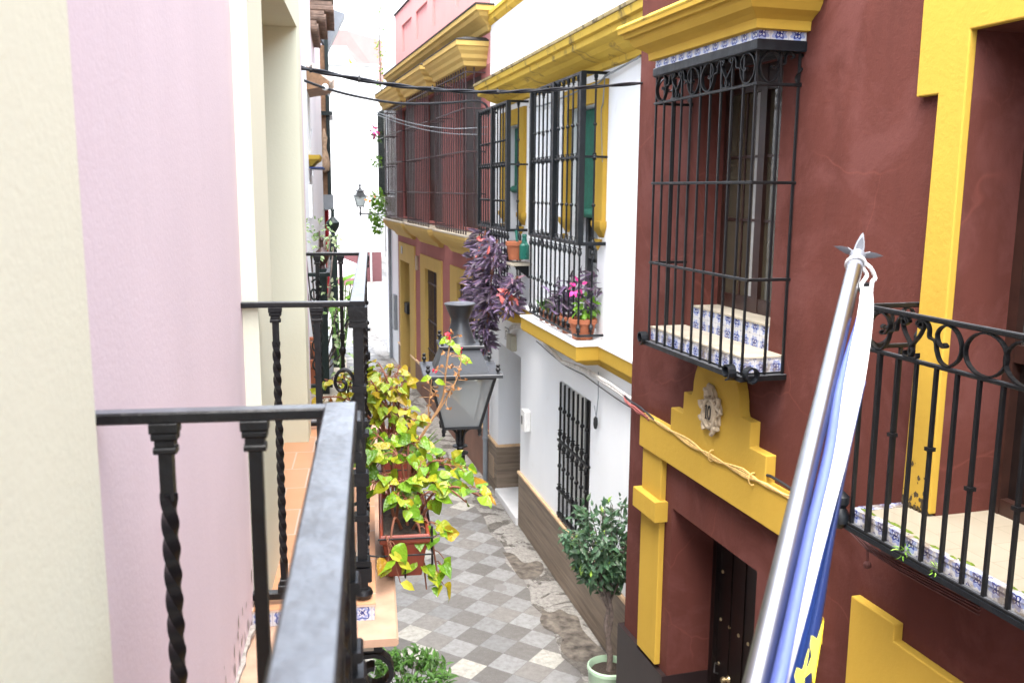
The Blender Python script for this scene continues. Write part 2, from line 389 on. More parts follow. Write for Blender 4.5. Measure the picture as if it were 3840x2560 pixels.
def floortile():
    n=NT('terracotta_floor_tile'); uv=n.coord('UV'); br=n.new('ShaderNodeTexBrick'); n.link(uv,br.inputs['Vector'])
    br.offset=.5; br.inputs['Scale'].default_value=1; br.inputs['Brick Width'].default_value=.17; br.inputs['Row Height'].default_value=.3; br.inputs['Mortar Size'].default_value=.004
    br.inputs['Color1'].default_value=(.55,.25,.11,1); br.inputs['Color2'].default_value=(.52,.27,.14,1); br.inputs['Mortar'].default_value=(.5,.42,.34,1)
    o=n.coord(); c=n.mix(n.math('MULTIPLY',n.noise(o,8,4),.5),br.outputs[0],(.6,.34,.2)); return n.out(c,.4,0,.4)
M['floortile']=floortile()
def slabfloor():
    n=NT('cream_floor_slab'); uv=n.coord('UV'); br=n.new('ShaderNodeTexBrick'); n.link(uv,br.inputs['Vector']); br.offset=.5
    br.inputs['Scale'].default_value=1; br.inputs['Brick Width'].default_value=.4; br.inputs['Row Height'].default_value=.2; br.inputs['Mortar Size'].default_value=.003
    br.inputs['Color1'].default_value=(.28,.245,.185,1); br.inputs['Color2'].default_value=(.255,.225,.17,1); br.inputs['Mortar'].default_value=(.2,.17,.12,1)
    o=n.coord(); c=n.mix(n.ramp(n.noise(o,7,6,.7),[(.4,0),(.75,.6)]),br.outputs[0],(.25,.21,.15)); return n.out(c,.6,0,.4)
M['balcony_floor']=slabfloor()
M['coping']=simple('salmon_coping_tile',(.46,.29,.19),.5,var=.2,scale=9,bump=.1)
def paving():
    n=NT('checkered_paving'); o=n.coord(); mp=n.new('ShaderNodeMapping'); mp.inputs['Rotation'].default_value=(0,0,rad(45)); mp.inputs['Location'].default_value=(.11,.02,0)
    S=.337
    n.link(o,mp.inputs['Vector']); sep=n.new('ShaderNodeSeparateXYZ'); n.link(mp.outputs[0],sep.inputs[0])
    x=n.math('DIVIDE',sep.outputs[0],S); y=n.math('DIVIDE',sep.outputs[1],S); fx=n.math('FLOOR',x); fy=n.math('FLOOR',y)
    par=n.math('MODULO',n.math('ABSOLUTE',n.math('ADD',fx,fy)),2); par=n.math('GREATER_THAN',par,.5)
    cb=n.new('ShaderNodeCombineXYZ'); n.link(fx,cb.inputs[0]); n.link(fy,cb.inputs[1]); wn=n.new('ShaderNodeTexWhiteNoise'); n.link(cb.outputs[0],wn.inputs['Vector']); rnd=wn.outputs['Value']
    lf=n.noise(o,2.4,5,.6); fine=n.noise(o,75,3,.7); blot=n.noise(o,13,6,.7)
    light=n.ramp(rnd,[(0,(.175,.177,.174)),(.3,(.225,.226,.222)),(.68,(.28,.28,.272)),(.8,(.36,.35,.31)),(1,(.44,.425,.365))])
    dark=n.ramp(rnd,[(0,(.105,.098,.09)),(.5,(.145,.136,.126)),(1,(.21,.197,.18))])
    dark=n.mix(n.ramp(fine,[(.55,0),(.68,.35)]),dark,(.36,.34,.31))
    c=n.mix(par,dark,light)
    c=n.mix(n.ramp(blot,[(.42,0),(.72,.55)]),c,(.12,.11,.098)); c=n.mix(n.ramp(lf,[(.4,0),(.68,.32)]),c,(.17,.162,.15))
    ex=n.math('ABSOLUTE',n.math('SUBTRACT',n.math('FRACT',x),.5)); ey=n.math('ABSOLUTE',n.math('SUBTRACT',n.math('FRACT',y),.5))
    j=n.math('GREATER_THAN',n.math('MAXIMUM',ex,ey),.489); c=n.mix(n.math('MULTIPLY',j,.6),c,(.1,.095,.09))
    n.bump(n.math('ADD',n.math('MULTIPLY',j,-1),n.math('MULTIPLY',n.math('ADD',fine,n.math('MULTIPLY',rnd,.6)),.35)),.35,.005)
    return n.out(c,n.ramp(blot,[(.3,.42),(.7,.75)]),0,.4)
M['dirt']=simple('worn_dirt_patch',(.12,.103,.085),.9,0,.3,.6,9,1,30)
M['paving']=paving()
def cement():
    n=NT('broken_cement'); o=n.coord(); a=n.noise(o,1.6,7,.7,.8); b=n.noise(o,16,6,.7)
    c=n.ramp(b,[(.3,(.15,.142,.13)),(.55,(.28,.265,.24)),(.75,(.38,.36,.325))]); h=n.ramp(a,[(.525,0),(.56,1)])
    c=n.mix(n.math('MULTIPLY',h,.8),c,n.ramp(b,[(.3,(.05,.043,.035)),(.7,(.12,.105,.088))])); n.bump(n.math('SUBTRACT',n.math('MULTIPLY',b,.4),h),.7,.03); return n.out(c,.85,0,.3)
M['cement']=cement()
# ------------------------------------------------------------------ camera, light
H=5.3; psi=rad(13.87); th=math.atan(349/2100); rl=.0075
fw=Vector((math.sin(psi)*math.cos(th),math.cos(psi)*math.cos(th),-math.sin(th))); r0=Vector((math.cos(psi),-math.sin(psi),0)); u0v=r0.cross(fw)
rt=r0*math.cos(rl)+u0v*math.sin(rl); upv=u0v*math.cos(rl)-r0*math.sin(rl)
cd=bpy.data.cameras.new('camera'); cam=bpy.data.objects.new('camera',cd); COL.objects.link(cam)
cam.matrix_world=Matrix(((rt.x,upv.x,-fw.x,0),(rt.y,upv.y,-fw.y,0),(rt.z,upv.z,-fw.z,H),(0,0,0,1)))
cd.sensor_width=36; cd.lens=32.15; cd.clip_start=.05; cd.clip_end=600
cd.dof.use_dof=True; cd.dof.focus_distance=4.2; cd.dof.aperture_fstop=6.3
scn.camera=cam
w=bpy.data.worlds.new('World'); scn.world=w; w.use_nodes=True; wn=w.node_tree
sky=wn.nodes.new('ShaderNodeTexSky'); sky.sky_type='NISHITA'; sky.sun_disc=False
SUN_EL,SUN_AZ=rad(70),rad(215)
sky.sun_elevation=SUN_EL; sky.sun_rotation=SUN_AZ; sky.dust_density=4; sky.air_density=1.2; sky.ozone_density=1
hs=wn.nodes.new('ShaderNodeHueSaturation'); hs.inputs['Saturation'].default_value=.5
wn.links.new(sky.outputs[0],hs.inputs['Color']); wn.links.new(hs.outputs[0],wn.nodes['Background'].inputs[0]); wn.nodes['Background'].inputs[1].default_value=.15
sd=bpy.data.lights.new('sun','SUN'); so=bpy.data.objects.new('sun',sd); COL.objects.link(so)
sd.energy=.55; sd.angle=rad(60); sd.color=(1,.985,.95)
# direction toward the sun
sdir=Vector((math.sin(SUN_AZ)*math.cos(SUN_EL),math.cos(SUN_AZ)*math.cos(SUN_EL),math.sin(SUN_EL)))
so.rotation_euler=sdir.to_track_quat('Z','Y').to_euler(); so.location=(0,0,30)
vs=scn.view_settings; vs.view_transform='Standard'; vs.look='None'; vs.gamma=1; vs.exposure=3.15
scn.cycles.max_bounces=8; scn.cycles.diffuse_bounces=5; scn.cycles.use_denoising=True

# ------------------------------------------------------------------ ground
def gz(y): return 0 if y<16 else .03*(y-16)
ys=[-40]+[-6+2*i for i in range(60)]+[160]
b=MB()
for i in range(len(ys)-1):
    xs=[-60,-4,0,4,8,60]
    for j in range(5): b.quad((xs[j],ys[i],gz(ys[i])),(xs[j+1],ys[i],gz(ys[i])),(xs[j+1],ys[i+1],gz(ys[i+1])),(xs[j],ys[i+1],gz(ys[i+1])))
tag(b.build('street_paving',M['paving']),kind='structure')
b=MB(); random.seed(3)
ey=[2+.35*i for i in range(42)]; ex=[2.97+.09*math.sin(i*1.7)*random.random()+.03*random.random() for i in range(42)]
for i in range(41):
    z0,z1=gz(ey[i])+.005,gz(ey[i+1])+.005
    b.quad((ex[i],ey[i],z0),(3.5,ey[i],z0),(3.5,ey[i+1],z1),(ex[i+1],ey[i+1],z1))
for i in range(30):
    y0,y1=16.5+.9*i,16.5+.9*(i+1); x=lambda y:3.48-(y-15.8)*.0437
    b.quad((x(y0)-.42,y0,gz(y0)+.005),(x(y0)+.02,y0,gz(y0)+.005),(x(y1)+.02,y1,gz(y1)+.005),(x(y1)-.42,y1,gz(y1)+.005))
tag(b.build('pavement_edge',M['cement']),kind='structure')

for pts in ([(2.966, 12.5), (3.054, 12.452), (3.119, 12.353), (3.161, 12.085), (3.256, 12.031), (3.377, 12.074), (3.428, 11.928), (3.344, 11.661), (3.206, 11.527), (3.021, 11.5), (2.98, 11.668), (2.974, 11.874), (2.972, 12.248)],
            [(3.038, 10.625), (3.083, 10.475), (3.168, 10.468), (3.26, 10.514), (3.316, 10.38), (3.385, 10.322), (3.414, 10.233), (3.368, 9.946), (3.396, 9.638), (3.443, 9.305), (3.325, 9.196), (3.078, 9.219), (3.0, 9.305), (2.964, 9.416), (2.975, 9.572), (3.063, 9.77), (3.01, 9.933), (2.923, 10.08), (2.924, 10.285), (2.999, 10.452)]):
    b=MB(); n=len(pts); c=sum((Vector((x,y,.009)) for x,y in pts),Vector())/n; rim=[Vector((x,y,.009)) for x,y in pts]; rim=[p for p in catmull(rim+[rim[0]],4)][:-1]; m=len(rim)
    b.add([c]+rim,[(0,1+i,1+(i+1)%m) for i in range(m)]); tag(b.build('broken_pavement',M['dirt']),kind='structure')

b=MB(); b.add([(2.66+.085*math.cos(2*PI*i/18),11.32+.12*math.sin(2*PI*i/18)+.02*math.sin(i*2.3),.006) for i in range(18)],[tuple(range(18))]); tag(b.build('pavement_stain',M['greystone'],None),kind='structure')

# ------------------------------------------------------------------ shared metalwork
def C_pts():
    return [(.235,.12),(.252,.107),(.23,.098),(.195,.12),(.182,.165),(.21,.205),(.26,.22),(.32,.19),(.355,.12),(.34,.05),(.28,.004),(.22,.018),(.187,.07),(.172,.122),(.128,.136),(.122,.18),(.1,.214),(.062,.212),(.045,.188),(.066,.176)]
def S_pts():
    return [(-.05,.185),(-.03,.2),(-.05,.219),(-.083,.2),(-.06,.14),(-.02,.09),(.012,.04),(-.006,.004),(-.046,.006),(-.048,.034)]
def motif(b,c,z,n0,n1,sx=1,sz=1,half=None,perp=None,th=.009):
    # wrought scroll frieze unit centred at c; perp=(u) lays it in the n,z plane instead
    def put(pts,mir):
        p=[(c+(-x if mir else x)*sx,z+y*sz) for x,y in catmull(pts,5)]
        if perp is None: b.ribbon(p,th,n0,n1)
        else: b.ribbon(p,th,perp-(n1-n0)/2,perp+(n1-n0)/2,'nz')
    for mir in ((False,True) if half is None else ((half<0),)): put(C_pts(),mir); put(S_pts(),mir)
SKY_TOPS={'top_rail':'sky_sheen','bottom_rail':'sky_sheen_dim','window_grille':'sky_sheen_dim','railing':'sky_sheen_dim','grille_rail':'sky_sheen_dim'}
def paint_sky_tops(o,key):
    # sky reflection put into the colour of the horizontal bars' upper faces
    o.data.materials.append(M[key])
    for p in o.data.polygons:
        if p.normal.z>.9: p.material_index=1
def bar_mesh(h,r=.009,knobs=(),seg=6,sq=False):
    b=MB(); b.tube([(0,0,0),(0,0,h)],r*(1.35 if sq else 1),4 if sq else seg,rot=PI/4 if sq else 0,smooth=not sq)
    for z,rr,k in knobs:
        if k=='ball': b.ball((0,0,z),rr,8,1.0)
        elif k=='sq': b.box((-rr,-rr,z-rr*.5),(rr,rr,z+rr*.5))
        elif k=='vase': b.lathe([(r,-2.6*rr),(rr,-1.4*rr),(rr*.75,-.4*rr),(r*1.2,0),(rr*1.1,.25*rr),(r,.6*rr)],(0,0,z),8)
        elif k=='vaseup': b.lathe([(r,2.6*rr),(rr,1.4*rr),(rr*.75,.4*rr),(r*1.2,0),(rr*1.1,-.25*rr),(r,-.6*rr)],(0,0,z),8)
    return b

# ================================================================== RED HOUSE No. 10
R=thing('red_house','dark red house with thick yellow trim, a caged window and number 10 over its door','house',FR.w(0,0,0),FR.rz)
WIN=(-2.51,-1.26,4.28,6.3,.3); DOOR=(-2.52,-1.01,-.75,2.33,.55); BDOOR=(-5.8,-4.36,3.44,6.155,.45)
b=MB(); b.sheet(-22,.03,-.75,8.6,0,[WIN,DOOR,BDOOR]); b.body(-22,.03,-.75,8.6,0,-6); b.build('wall',M['red'],R)
b=MB()
b.prism([(.1,-.75),(.1,.64),(-.42,.64),(-.42,.62),(-.99,.62),(-.99,-.75)],-.4,.05); b.box((-3.3,.0,-.75),(-2.54,.05,.62)); b.box((-9,0,-.75),(-3.32,.05,.62))
b.box((-1.012,-.54,-.75),(-.995,.052,.618)); b.box((-2.535,-.54,-.75),(-2.512,.052,.618)); b.build('plinth',M['redtrim'],R)
# door surround with stepped, arched gable
b=MB(); gable=[(-.40,2.79),(-.40,3.12),(-1.08,3.12),(-1.08,3.335),(-1.315,3.335),(-1.325,3.535),(-1.47,3.54)]
arc=[(-1.89+.4*math.cos(a),3.58+.42*math.sin(a)) for a in [PI*i/16 for i in range(17)]]
gable+=arc+[(-2.31,3.54),(-2.46,3.535),(-2.46,3.335),(-2.7,3.335),(-2.7,3.12),(-3.38,3.12),(-3.38,2.79)]
b.prism(gable,0,.09); b.build('door_gable',M['yellow'],R)
for a,c in ((-.86,-.43),(-3.35,-2.92)):
    p=MB(); p.box((a,0,.66),(c,.06,2.788)); o=p.build('pilaster',M['yellow'],R)
    p=MB(); p.bbox((a-.05,0,2.16),(c+.04,.135,2.36),.004); p.build('capital',M['yellow'],o)
# crest with the house number
b=MB(); cu,cz=-1.86,3.485; random.seed(2)
out=[]
for i in range(36):
    a=2*PI*i/36; r=1+.06*math.sin(5*a+.7)+.05*math.sin(9*a)
    if abs(a-PI/2)<.5: r+=.18
    out.append((cu+.155*r*math.cos(a),cz+.165*r*math.sin(a)))
b.prism(out,.09,.11)
for i in range(9):
    a=2*PI*i/9+.3; sg=1 if i%2 else -1
    sp=[(cu+.13*math.cos(a)+(.052-.0045*k)*math.cos(sg*k*.75+a),cz+.145*math.sin(a)+(.052-.0045*k)*math.sin(sg*k*.75+a)) for k in range(10)]
    b.tube([(p[0],.12,p[1]) for p in sp],[.021-.0014*k for k in range(10)],6)
b.tube([(cu+.03*t,.12+.012*math.sin(t*9),cz+.14+.1*t) for t in [0,.3,.6,.9]],[.06,.05,.04,.012],8)
oval=[(cu+.1*math.cos(2*PI*i/28),.125,cz-.02+.12*math.sin(2*PI*i/28)) for i in range(29)]
b.tube(oval,.017,7,cap=False)
b.lathe([(.0001,.03),(.05,.025),(.095,.0)],(0,0,0),24); # placeholder dome turned to face the street
nv=24*3; b.v[-nv:]=[(cu+x,.118+z*.5,cz-.02+y*1.22) for x,y,z in b.v[-nv:]]
cr=b.build('crest',M['crest'],R)
b=MB(); y0=.1365
def stroke(pts,w): b.ribbon(pts,w,y0-.006,y0+.003)
stroke([(-1.813,cz+.03),(-1.826,cz+.048),(-1.826,cz-.068)],.007); stroke([(-1.815,cz-.068),(-1.838,cz-.068)],.006)
stroke([(-1.877+.02*math.cos(2*PI*i/20),cz-.01+.058*math.sin(2*PI*i/20)) for i in range(21)],.007)
b.build('numeral',M['ink'],cr)
# street door
b=MB(); b.box((-2.52,-.56,-.7),(-1.01,-.5,2.33)); 
for i in range(6): b.box((-1.07-.24*i,-.5,-.65),(-1.075-.24*i,-.488,2.3))
b.box((-1.08,-.5,-.7),(-1.01,-.45,2.33)); b.box((-2.52,-.5,-.7),(-2.45,-.45,2.33)); b.box((-2.45,-.5,2.26),(-1.08,-.45,2.33)); dr=b.build('door',M['wood_black'],R)
st=None
for zz in (.74,1.2,1.69):
    for k in range(8):
        if zz!=1.2 and k: continue
        u=-1.13-.17*k
        if st is None:
            q=MB(); q.lathe([(.02,0),(.017,.008),(.001,.016)],(0,0,0),8); q.v=[(x,z,y) for x,y,z in q.v]; st=q.build('door_stud',M['brass'],dr,loc=(u,-.499,zz))
        else: copy_part(st,dr,(u,-.499,zz))
for u in (-1.33,-1.5):
    q=MB(); q.lathe([(.035,0),(.03,.015),(.015,.03),(.036,.05),(.03,.075),(.001,.085)],(0,0,0),14); q.v=[(x,z,y) for x,y,z in q.v]; q.build('door_knob',M['brass'],dr,loc=(u,-.499,.68))
q=MB(); q.tube([(-1.14,-.49,.74),(-1.14,-.45,.76),(-1.14,-.45,.66),(-1.14,-.49,.64)],.01,6); q.build('lock_handle',M['steel'],dr)
# second ground floor surround to the right
b=MB(); b.prism([(-3.76,.66),(-3.76,2.695),(-4.18,2.695),(-4.18,2.585),(-6.4,2.585),(-6.4,.66)],0,.07); b.build('stepped_panel',M['yellow'],R)
# balcony door surround
b=MB(); b.prism([(-4.365,3.46),(-4.13,3.46),(-4.16,5.84),(-3.985,5.84),(-3.985,7.4),(-6.2,7.4),(-6.2,6.155),(-4.365,6.155)],0,.05); b.build('balcony_door_surround',M['yellow'],R)
b=MB(); b.box((-5.8,-.47,3.44),(-4.36,-.44,6.155)); f=b.build('balcony_door',M['wood_black'],R)
b=MB()
for a,c,z0,z1 in ((-4.43,-4.36,3.44,6.15),(-5.08,-5.0,3.44,6.15),(-5.8,-5.73,3.44,6.15)): b.box((a,-.44,z0),(c,-.38,z1))
for z in (3.44,4.35,6.05): b.box((-5.8,-.441,z),(-4.36,-.385,z+.1))
b.build('frame',M['wood'],f)
b=MB(); b.box((-5.0,-.437,4.45),(-4.43,-.43,6.05)); b.build('pane',M['pane'],f)
b=MB()
for z in (4.9,5.35,5.75): b.box((-5.0,-.43,z),(-4.43,-.418,z+.02))
b.box((-4.72,-.43,4.45),(-4.7,-.417,6.05)); b.build('glazing_bar',M['brass'],f)
# upstairs window
b=MB(); b.box((-2.51,-.315,4.3),(-1.26,-.295,6.3)); fwin=b.build('window',M['dark'],R)
b=MB()
for a,c in ((-1.33,-1.26),(-1.92,-1.82),(-2.51,-2.44)): b.box((a,-.295,4.3),(c,-.235,6.3))
b.box((-1.82,-.294,4.3),(-1.33,-.24,4.42)); b.box((-2.44,-.294,4.3),(-1.92,-.24,4.42)); b.box((-1.82,-.294,6.1),(-1.33,-.24,6.3)); b.box((-2.44,-.294,6.1),(-1.92,-.24,6.3)); b.build('window_frame',M['wood'],fwin)
for a,c,m in ((-1.82,-1.33,'pane'),(-2.44,-1.92,'pane')):
    b=MB(); b.box((a,-.28,4.42),(c,-.27,6.1)); b.build('pane',M['pane_olive'],fwin)
b=MB()
for z in (5.05,5.57):
    b.box((-1.82,-.268,z),(-1.33,-.258,z+.022)); b.box((-2.44,-.268,z),(-1.92,-.258,z+.022))
b.box((-1.59,-.268,4.42),(-1.575,-.257,6.1)); b.build('glazing_bar',M['wood'],fwin)
b=MB(); b.box((-1.80,-.267,4.43),(-1.735,-.262,6.09)); b.box((-2.43,-.267,4.43),(-2.33,-.262,6.09)); b.build('net_curtain',M['curtain_grey'],fwin)
# tiled sill steps
b=MB(); b.box((-2.505,-.3,4.1),(-1.265,.004,4.285)); ws=b.build('window_sill',M['tile'],R)
b=MB(); b.box((-2.508,-.299,4.286),(-1.262,.012,4.3)); b.build('sill_top',M['creamslab'],ws)
b=MB(); b.box((-2.72,.0,3.985),(-1.12,.335,4.09)); ws2=b.build('window_ledge',M['tile_old'],R)
b=MB(); b.box((-2.724,.0,4.091),(-1.116,.34,4.104)); b.build('ledge_top',M['creamslab'],ws2)
# window grille
b=MB(); U0,U1,N=-1.1,-2.74,.35
for z,t in ((6.262,.012),(6.035,.011),(5.36,.011),(4.67,.011),(3.955,.016)):
    b.bbox((U1-.02,N-t,z-t),(U0+.02,N+t,z+t),.004)
    if z<6.2:
        b.bbox((U0-t,-.01,z-t),(U0+t,N,z+t),.004); b.bbox((U1-t,-.01,z-t),(U1+t,N,z+t),.004)
b.box((U1-.03,0,3.93),(U0+.03,N+.03,3.97)); g=b.build('window_grille',M['iron'],R)
q=bar_mesh(2.3,.0085,sq=True); bar=q.build('bar',M['iron'],g,loc=(U0-.01,N,3.95))
for k in range(1,11): copy_part(bar,g,(U0-.01+(U1-U0+.02)*k/10,N,3.95))
for n in (.17,.02):
    for u in (U0,U1): copy_part(bar,g,(u,n,3.95))
b=MB()
for c in (U0-.41,U0-1.23): motif(b,c,6.045,N-.014,N+.014,1.1,.95)
motif(b,.03,6.045,N-.014,N+.014,.85,.95,half=1,perp=U1); motif(b,.03,6.045,N-.014,N+.014,.85,.95,half=1,perp=U0)
b.build('scroll_frieze',M['iron'],g)
for (u,n,ax) in ((U0+.06,N+.03,'u'),(U1+.09,N+.06,'n'),(U1-.06,N-.03,'n2')):
    b=MB(); sp=[(.062*math.cos(a)*(1-.03*k),.062*math.sin(a)*(1-.03*k)) for k,a in enumerate([PI*1.5-i*.5 for i in range(13)])]
    if ax=='n' or ax=='u': b.ribbon([(u+x,3.99+y) for x,y in sp],.012,n-.03,n+.03)
    else: b.ribbon([(n+x,3.99+y) for x,y in sp],.012,u-.03,u+.03,'nz')
    b.build('rolled_end',M['iron_blue'],g)
# hood over the window
b=MB(); b.mould(-2.78,-1.12,.38,[(0,6.385),(.04,6.39),(.045,6.45),(.08,6.475),(.135,6.505),(.165,6.55),(.17,6.575),(.205,6.58),(.21,6.615),(.245,6.62),(.25,6.665)]); hd=b.build('window_hood',M['yellow'],R)
b=MB(); b.mould(-2.78,-1.12,.38,[(.252,6.655),(.258,6.668),(.245,6.69),(0,6.78)]); b.build('weathered_cap',M['yellow_old'],hd)
b=MB(); b.box((-2.775,0,6.325),(-1.125,.375,6.388)); b.build('tile_band',M['tile'],hd)
b=MB(); b.bbox((-2.79,0,6.255),(-1.11,.39,6.326),.008); b.build('lintel_beam',M['iron_blue'],hd)
# balcony
BU0,BU1,BN=-4.12,-6.2,.4
b=MB(); b.box((BU1,0,3.345),(BU0,BN-.02,3.42)); bal=b.build('balcony',M['tile_old'],R)
b=MB(); b.box((BU1,-.44,3.421),(BU0+.005,BN-.06,3.446)); b.build('floor',M['balcony_floor'],bal)
b=MB(); b.box((BU1,BN-.06,3.421),(BU0+.005,BN-.015,3.448)); b.box((BU0-.06,0,3.4465),(BU0+.006,BN-.06,3.4505)); b.build('tile_border',M['tile_old'],bal)
b=MB(); random.seed(5)
for k in range(16):
    u=BU0-.03-random.random()*1.3; n=BN-.05-random.random()*.03; b.lathe([(.012+random.random()*.03,0),(.01,.006),(.001,.01)],(u,n,3.447),7,sx=1.6,sy=.6)
tag(b.build('moss',M['mosspatch'],bal),kind='stuff')
b=MB(); b.box((BU1,0,3.315),(BU0+.02,BN+.02,3.344)); b.build('slab_frame',M['iron_blue'],bal)
b=MB()
for z,t in ((4.655,.014),(4.418,.012),(3.35,.014)):
    b.bbox((BU1,BN-t,z-t),(BU0+t,BN+t,z+t),.005); b.bbox((BU0-t,0,z-t),(BU0+t,BN-t,z+t),.005); b.bbox((BU1,0,z-t),(BU1+2*t,BN-t,z+t),.005)
b.build('railing',M['iron'],bal)
b=MB()
for c in (BU0-.41,BU0-1.66): motif(b,c,4.43,BN-.013,BN+.013,1,.95)
for c in (BU0-.92,BU0-1.17): b.ribbon([(c+.13*math.cos(2*PI*i/24),4.534+.105*math.sin(2*PI*i/24)) for i in range(25)],.009,BN-.013,BN+.013)
motif(b,.02,4.43,BN-.013,BN+.013,1,.95,half=1,perp=BU0); b.build('scroll_frieze',M['iron'],bal)
plain=None
for k in range(15):
    u=BU0-.02-.1465*k
    kn=[(.62,.02,'sq')] if k in (2,4) else ([(.5,.02,'sq')] if k in (6,8) else [])
    q=bar_mesh(1.06,.01 if k!=1 else .013,kn,sq=True); q.build('baluster',M['iron'],bal,loc=(u,BN,3.36))
for n in (.13,.27):
    for uu in (BU0,BU1+.014): q=bar_mesh(1.06,.0095,sq=True); q.build('baluster',M['iron'],bal,loc=(uu,n,3.36))
b=MB(); b.lathe([(.012,0),(.012,.05),(.035,.085),(.05,.12),(.052,.128),(.001,.12)],(BU0+.01,BN,4.66),14); b.build('post_finial',M['iron_blue'],bal)
b=MB(); b.lathe([(.02,-.04),(.055,0),(.055,.05),(.03,.09),(.05,.12),(.05,.16),(.001,.2)],(BU0+.05,BN+.03,3.35),12); b.build('foot_knob',M['iron_blue'],bal)

# cables on the red house
cb=thing('cable_bundle','bundle of cables painted yellow and red running over the door lintel of the red house','cable bundle',FR.w(0,0,3.13),FR.rz)
random.seed(11)
def strand(b,ctrl,r,amp):
    b.tube([(p[0],p[1]+amp*random.uniform(-1,1)*.4,p[2]+amp*random.uniform(-1,1)) for p in catmull(ctrl,4)],r,5)
b=MB()
for k in range(8):
    o=random.uniform(-.03,.03); strand(b,[(-.55,.09,-.0+o),(-.95,.1,-.005-o*.4),(-1.5,.1,-.02+o),(-1.9,.105,-.03-o*.6),(-2.4,.1,-.015+o),(-2.75,.1,-.01-o*.3),(-3.3,.09,.0+o)],.009,.004)
for u in (-1.9,-2.55): b.tube([(u+.0,.1+.04*math.cos(a),-.02+.05*math.sin(a)) for a in [2*PI*i/10 for i in range(11)]],.006,5)
b.build('yellow_cable',M['cable_yellow'],cb)
b=MB()
for k in range(4):
    o=random.uniform(-.02,.02); strand(b,[(.12,.03,.03+o),(.0,.07,.01+o*.5),(-.35,.09,-.0-o),(-.62,.09,-.02+o)],.013,.006)
b.build('red_cable',M['cable_red'],cb)
b=MB()
for k in range(3):
    o=random.uniform(-.02,.02); strand(b,[(.1,.05,.05+o),(-.2,.085,.05+o*.5),(-.5,.1,.04-o),(-.75,.1,.01+o)],.007,.006)
strand(b,[(-2.55,.08,.01),(-2.75,.07,.06),(-3.1,.05,.03)],.012,.003); b.build('black_cable',M['cable'],cb)
cb2=thing('painted_cable','dark red painted cables and junction box hanging under the right balcony edge','cable bundle',FR.w(-3.6,.03,3.2),FR.rz)
b=MB()
for k in range(4):
    o=.02*k; strand(b,[(.1,.05,.03-o),(-.2,.12,.02-o),(-.6,.2,-.02-o*.5),(-1.3,.12,-.03-o)],.008,.003)
strand(b,[(-.35,.1,0),(-.36,.1,-.1),(-.37,.1,-.17)],.008,.002); b.build('cable',M['cable_dark'],cb2)
b=MB(); b.bbox((-.62,.0,-.1),(-.52,.13,.02),.01); b.build('junction_box',M['cable_dark'],cb2)
b=MB(); b.ball((-.37,.1,-.2),.025); b.build('cable_end',M['cable_dark'],cb2)

for o in R.children:
    if o.name.split('.')[0] in ('door_gable','pilaster','stepped_panel','balcony_door_surround'):
        md=o.modifiers.new('soft_edge','BEVEL'); md.width=.007; md.segments=2; md.limit_method='ANGLE'
random.seed(77); b=MB()
for k in range(60):
    u=-4.14-.215*random.random(); z=3.465+.3*random.random()**2.6; r=.003+.013*random.random()**2*(1.4-(z-3.46)*2.5); n=8
    b.add([(u,.0515,z)]+[(u+r*random.uniform(.5,1.3)*math.cos(2*PI*i/n),.0513,z+r*random.uniform(.6,2.0)*math.sin(2*PI*i/n)) for i in range(n)],[(0,1+i,1+(i+1)%n) for i in range(n)])
tag(b.build('mildew_spots',M['mildew'],R),kind='stuff')
RS=.875; EYE=Vector((0,0,5.3)); RED=[R,cb,cb2]
def bring_forward(things):
    # the red facade stands about 0.4 m proud of the white one: move it to its measured depth and size its meshes to match
    done=set()
    def rec(o):
        for c in o.children:
            c.location=c.location*RS
            if c.type=='MESH' and c.data.name not in done: done.add(c.data.name); c.data.transform(Matrix.Scale(RS,4))
            rec(c)
    for t in things: t.location=EYE+(t.location-EYE)*RS; rec(t)
bring_forward(RED)
# ================================================================== WHITE HOUSE
W=thing('white_house','white house with yellow cornices and two tall dark caged balcony windows','house',FW.w(0,0,0),FW.rz)
H2=(10.02,11.06,3.605,6.27,.3); H1=(13.55,14.5,3.605,6.27,.3); HD=(13.5,15.04,.0,2.73,.62); HL=(10.13,11.38,.93,2.81,.2)
b=MB(); b.sheet(7.5,15.78,0,9.6,0,[H2,H1,HD,HL]); b.body(7.5,15.78,0,9.6,0,-6); b.build('wall',M['white'],W)
b=MB(); b.box((7.55,0,.02),(13.5,.025,.87)); b.box((15.04,0,.02),(15.72,.025,.87)); b.box((15.02,-.6,.02),(15.042,.024,.87)); dd=b.build('stone_dado',M['dado'],W)
b=MB(); b.bbox((7.55,0,.871),(13.52,.045,.915),.006); b.bbox((15.03,0,.871),(15.72,.045,.915),.006); b.box((15.0,-.6,.871),(15.03,.0,.915)); b.build('dado_cap',M['stone_cap'],dd)
b=MB(); b.bbox((13.52,-.6,.004),(15.02,.06,.13),.008); b.build('doorstep',M['marble'],W)
b=MB(); b.box((13.5,-.64,.13),(15.04,-.58,2.73)); b.box((13.5,-.58,.13),(13.56,-.3,2.73)); b.build('door',M['greydoor'],W)
b=MB(); b.box((15.25,.02,.25),(15.62,.045,.62)); b.build('meter_cover',M['stone'],dd)
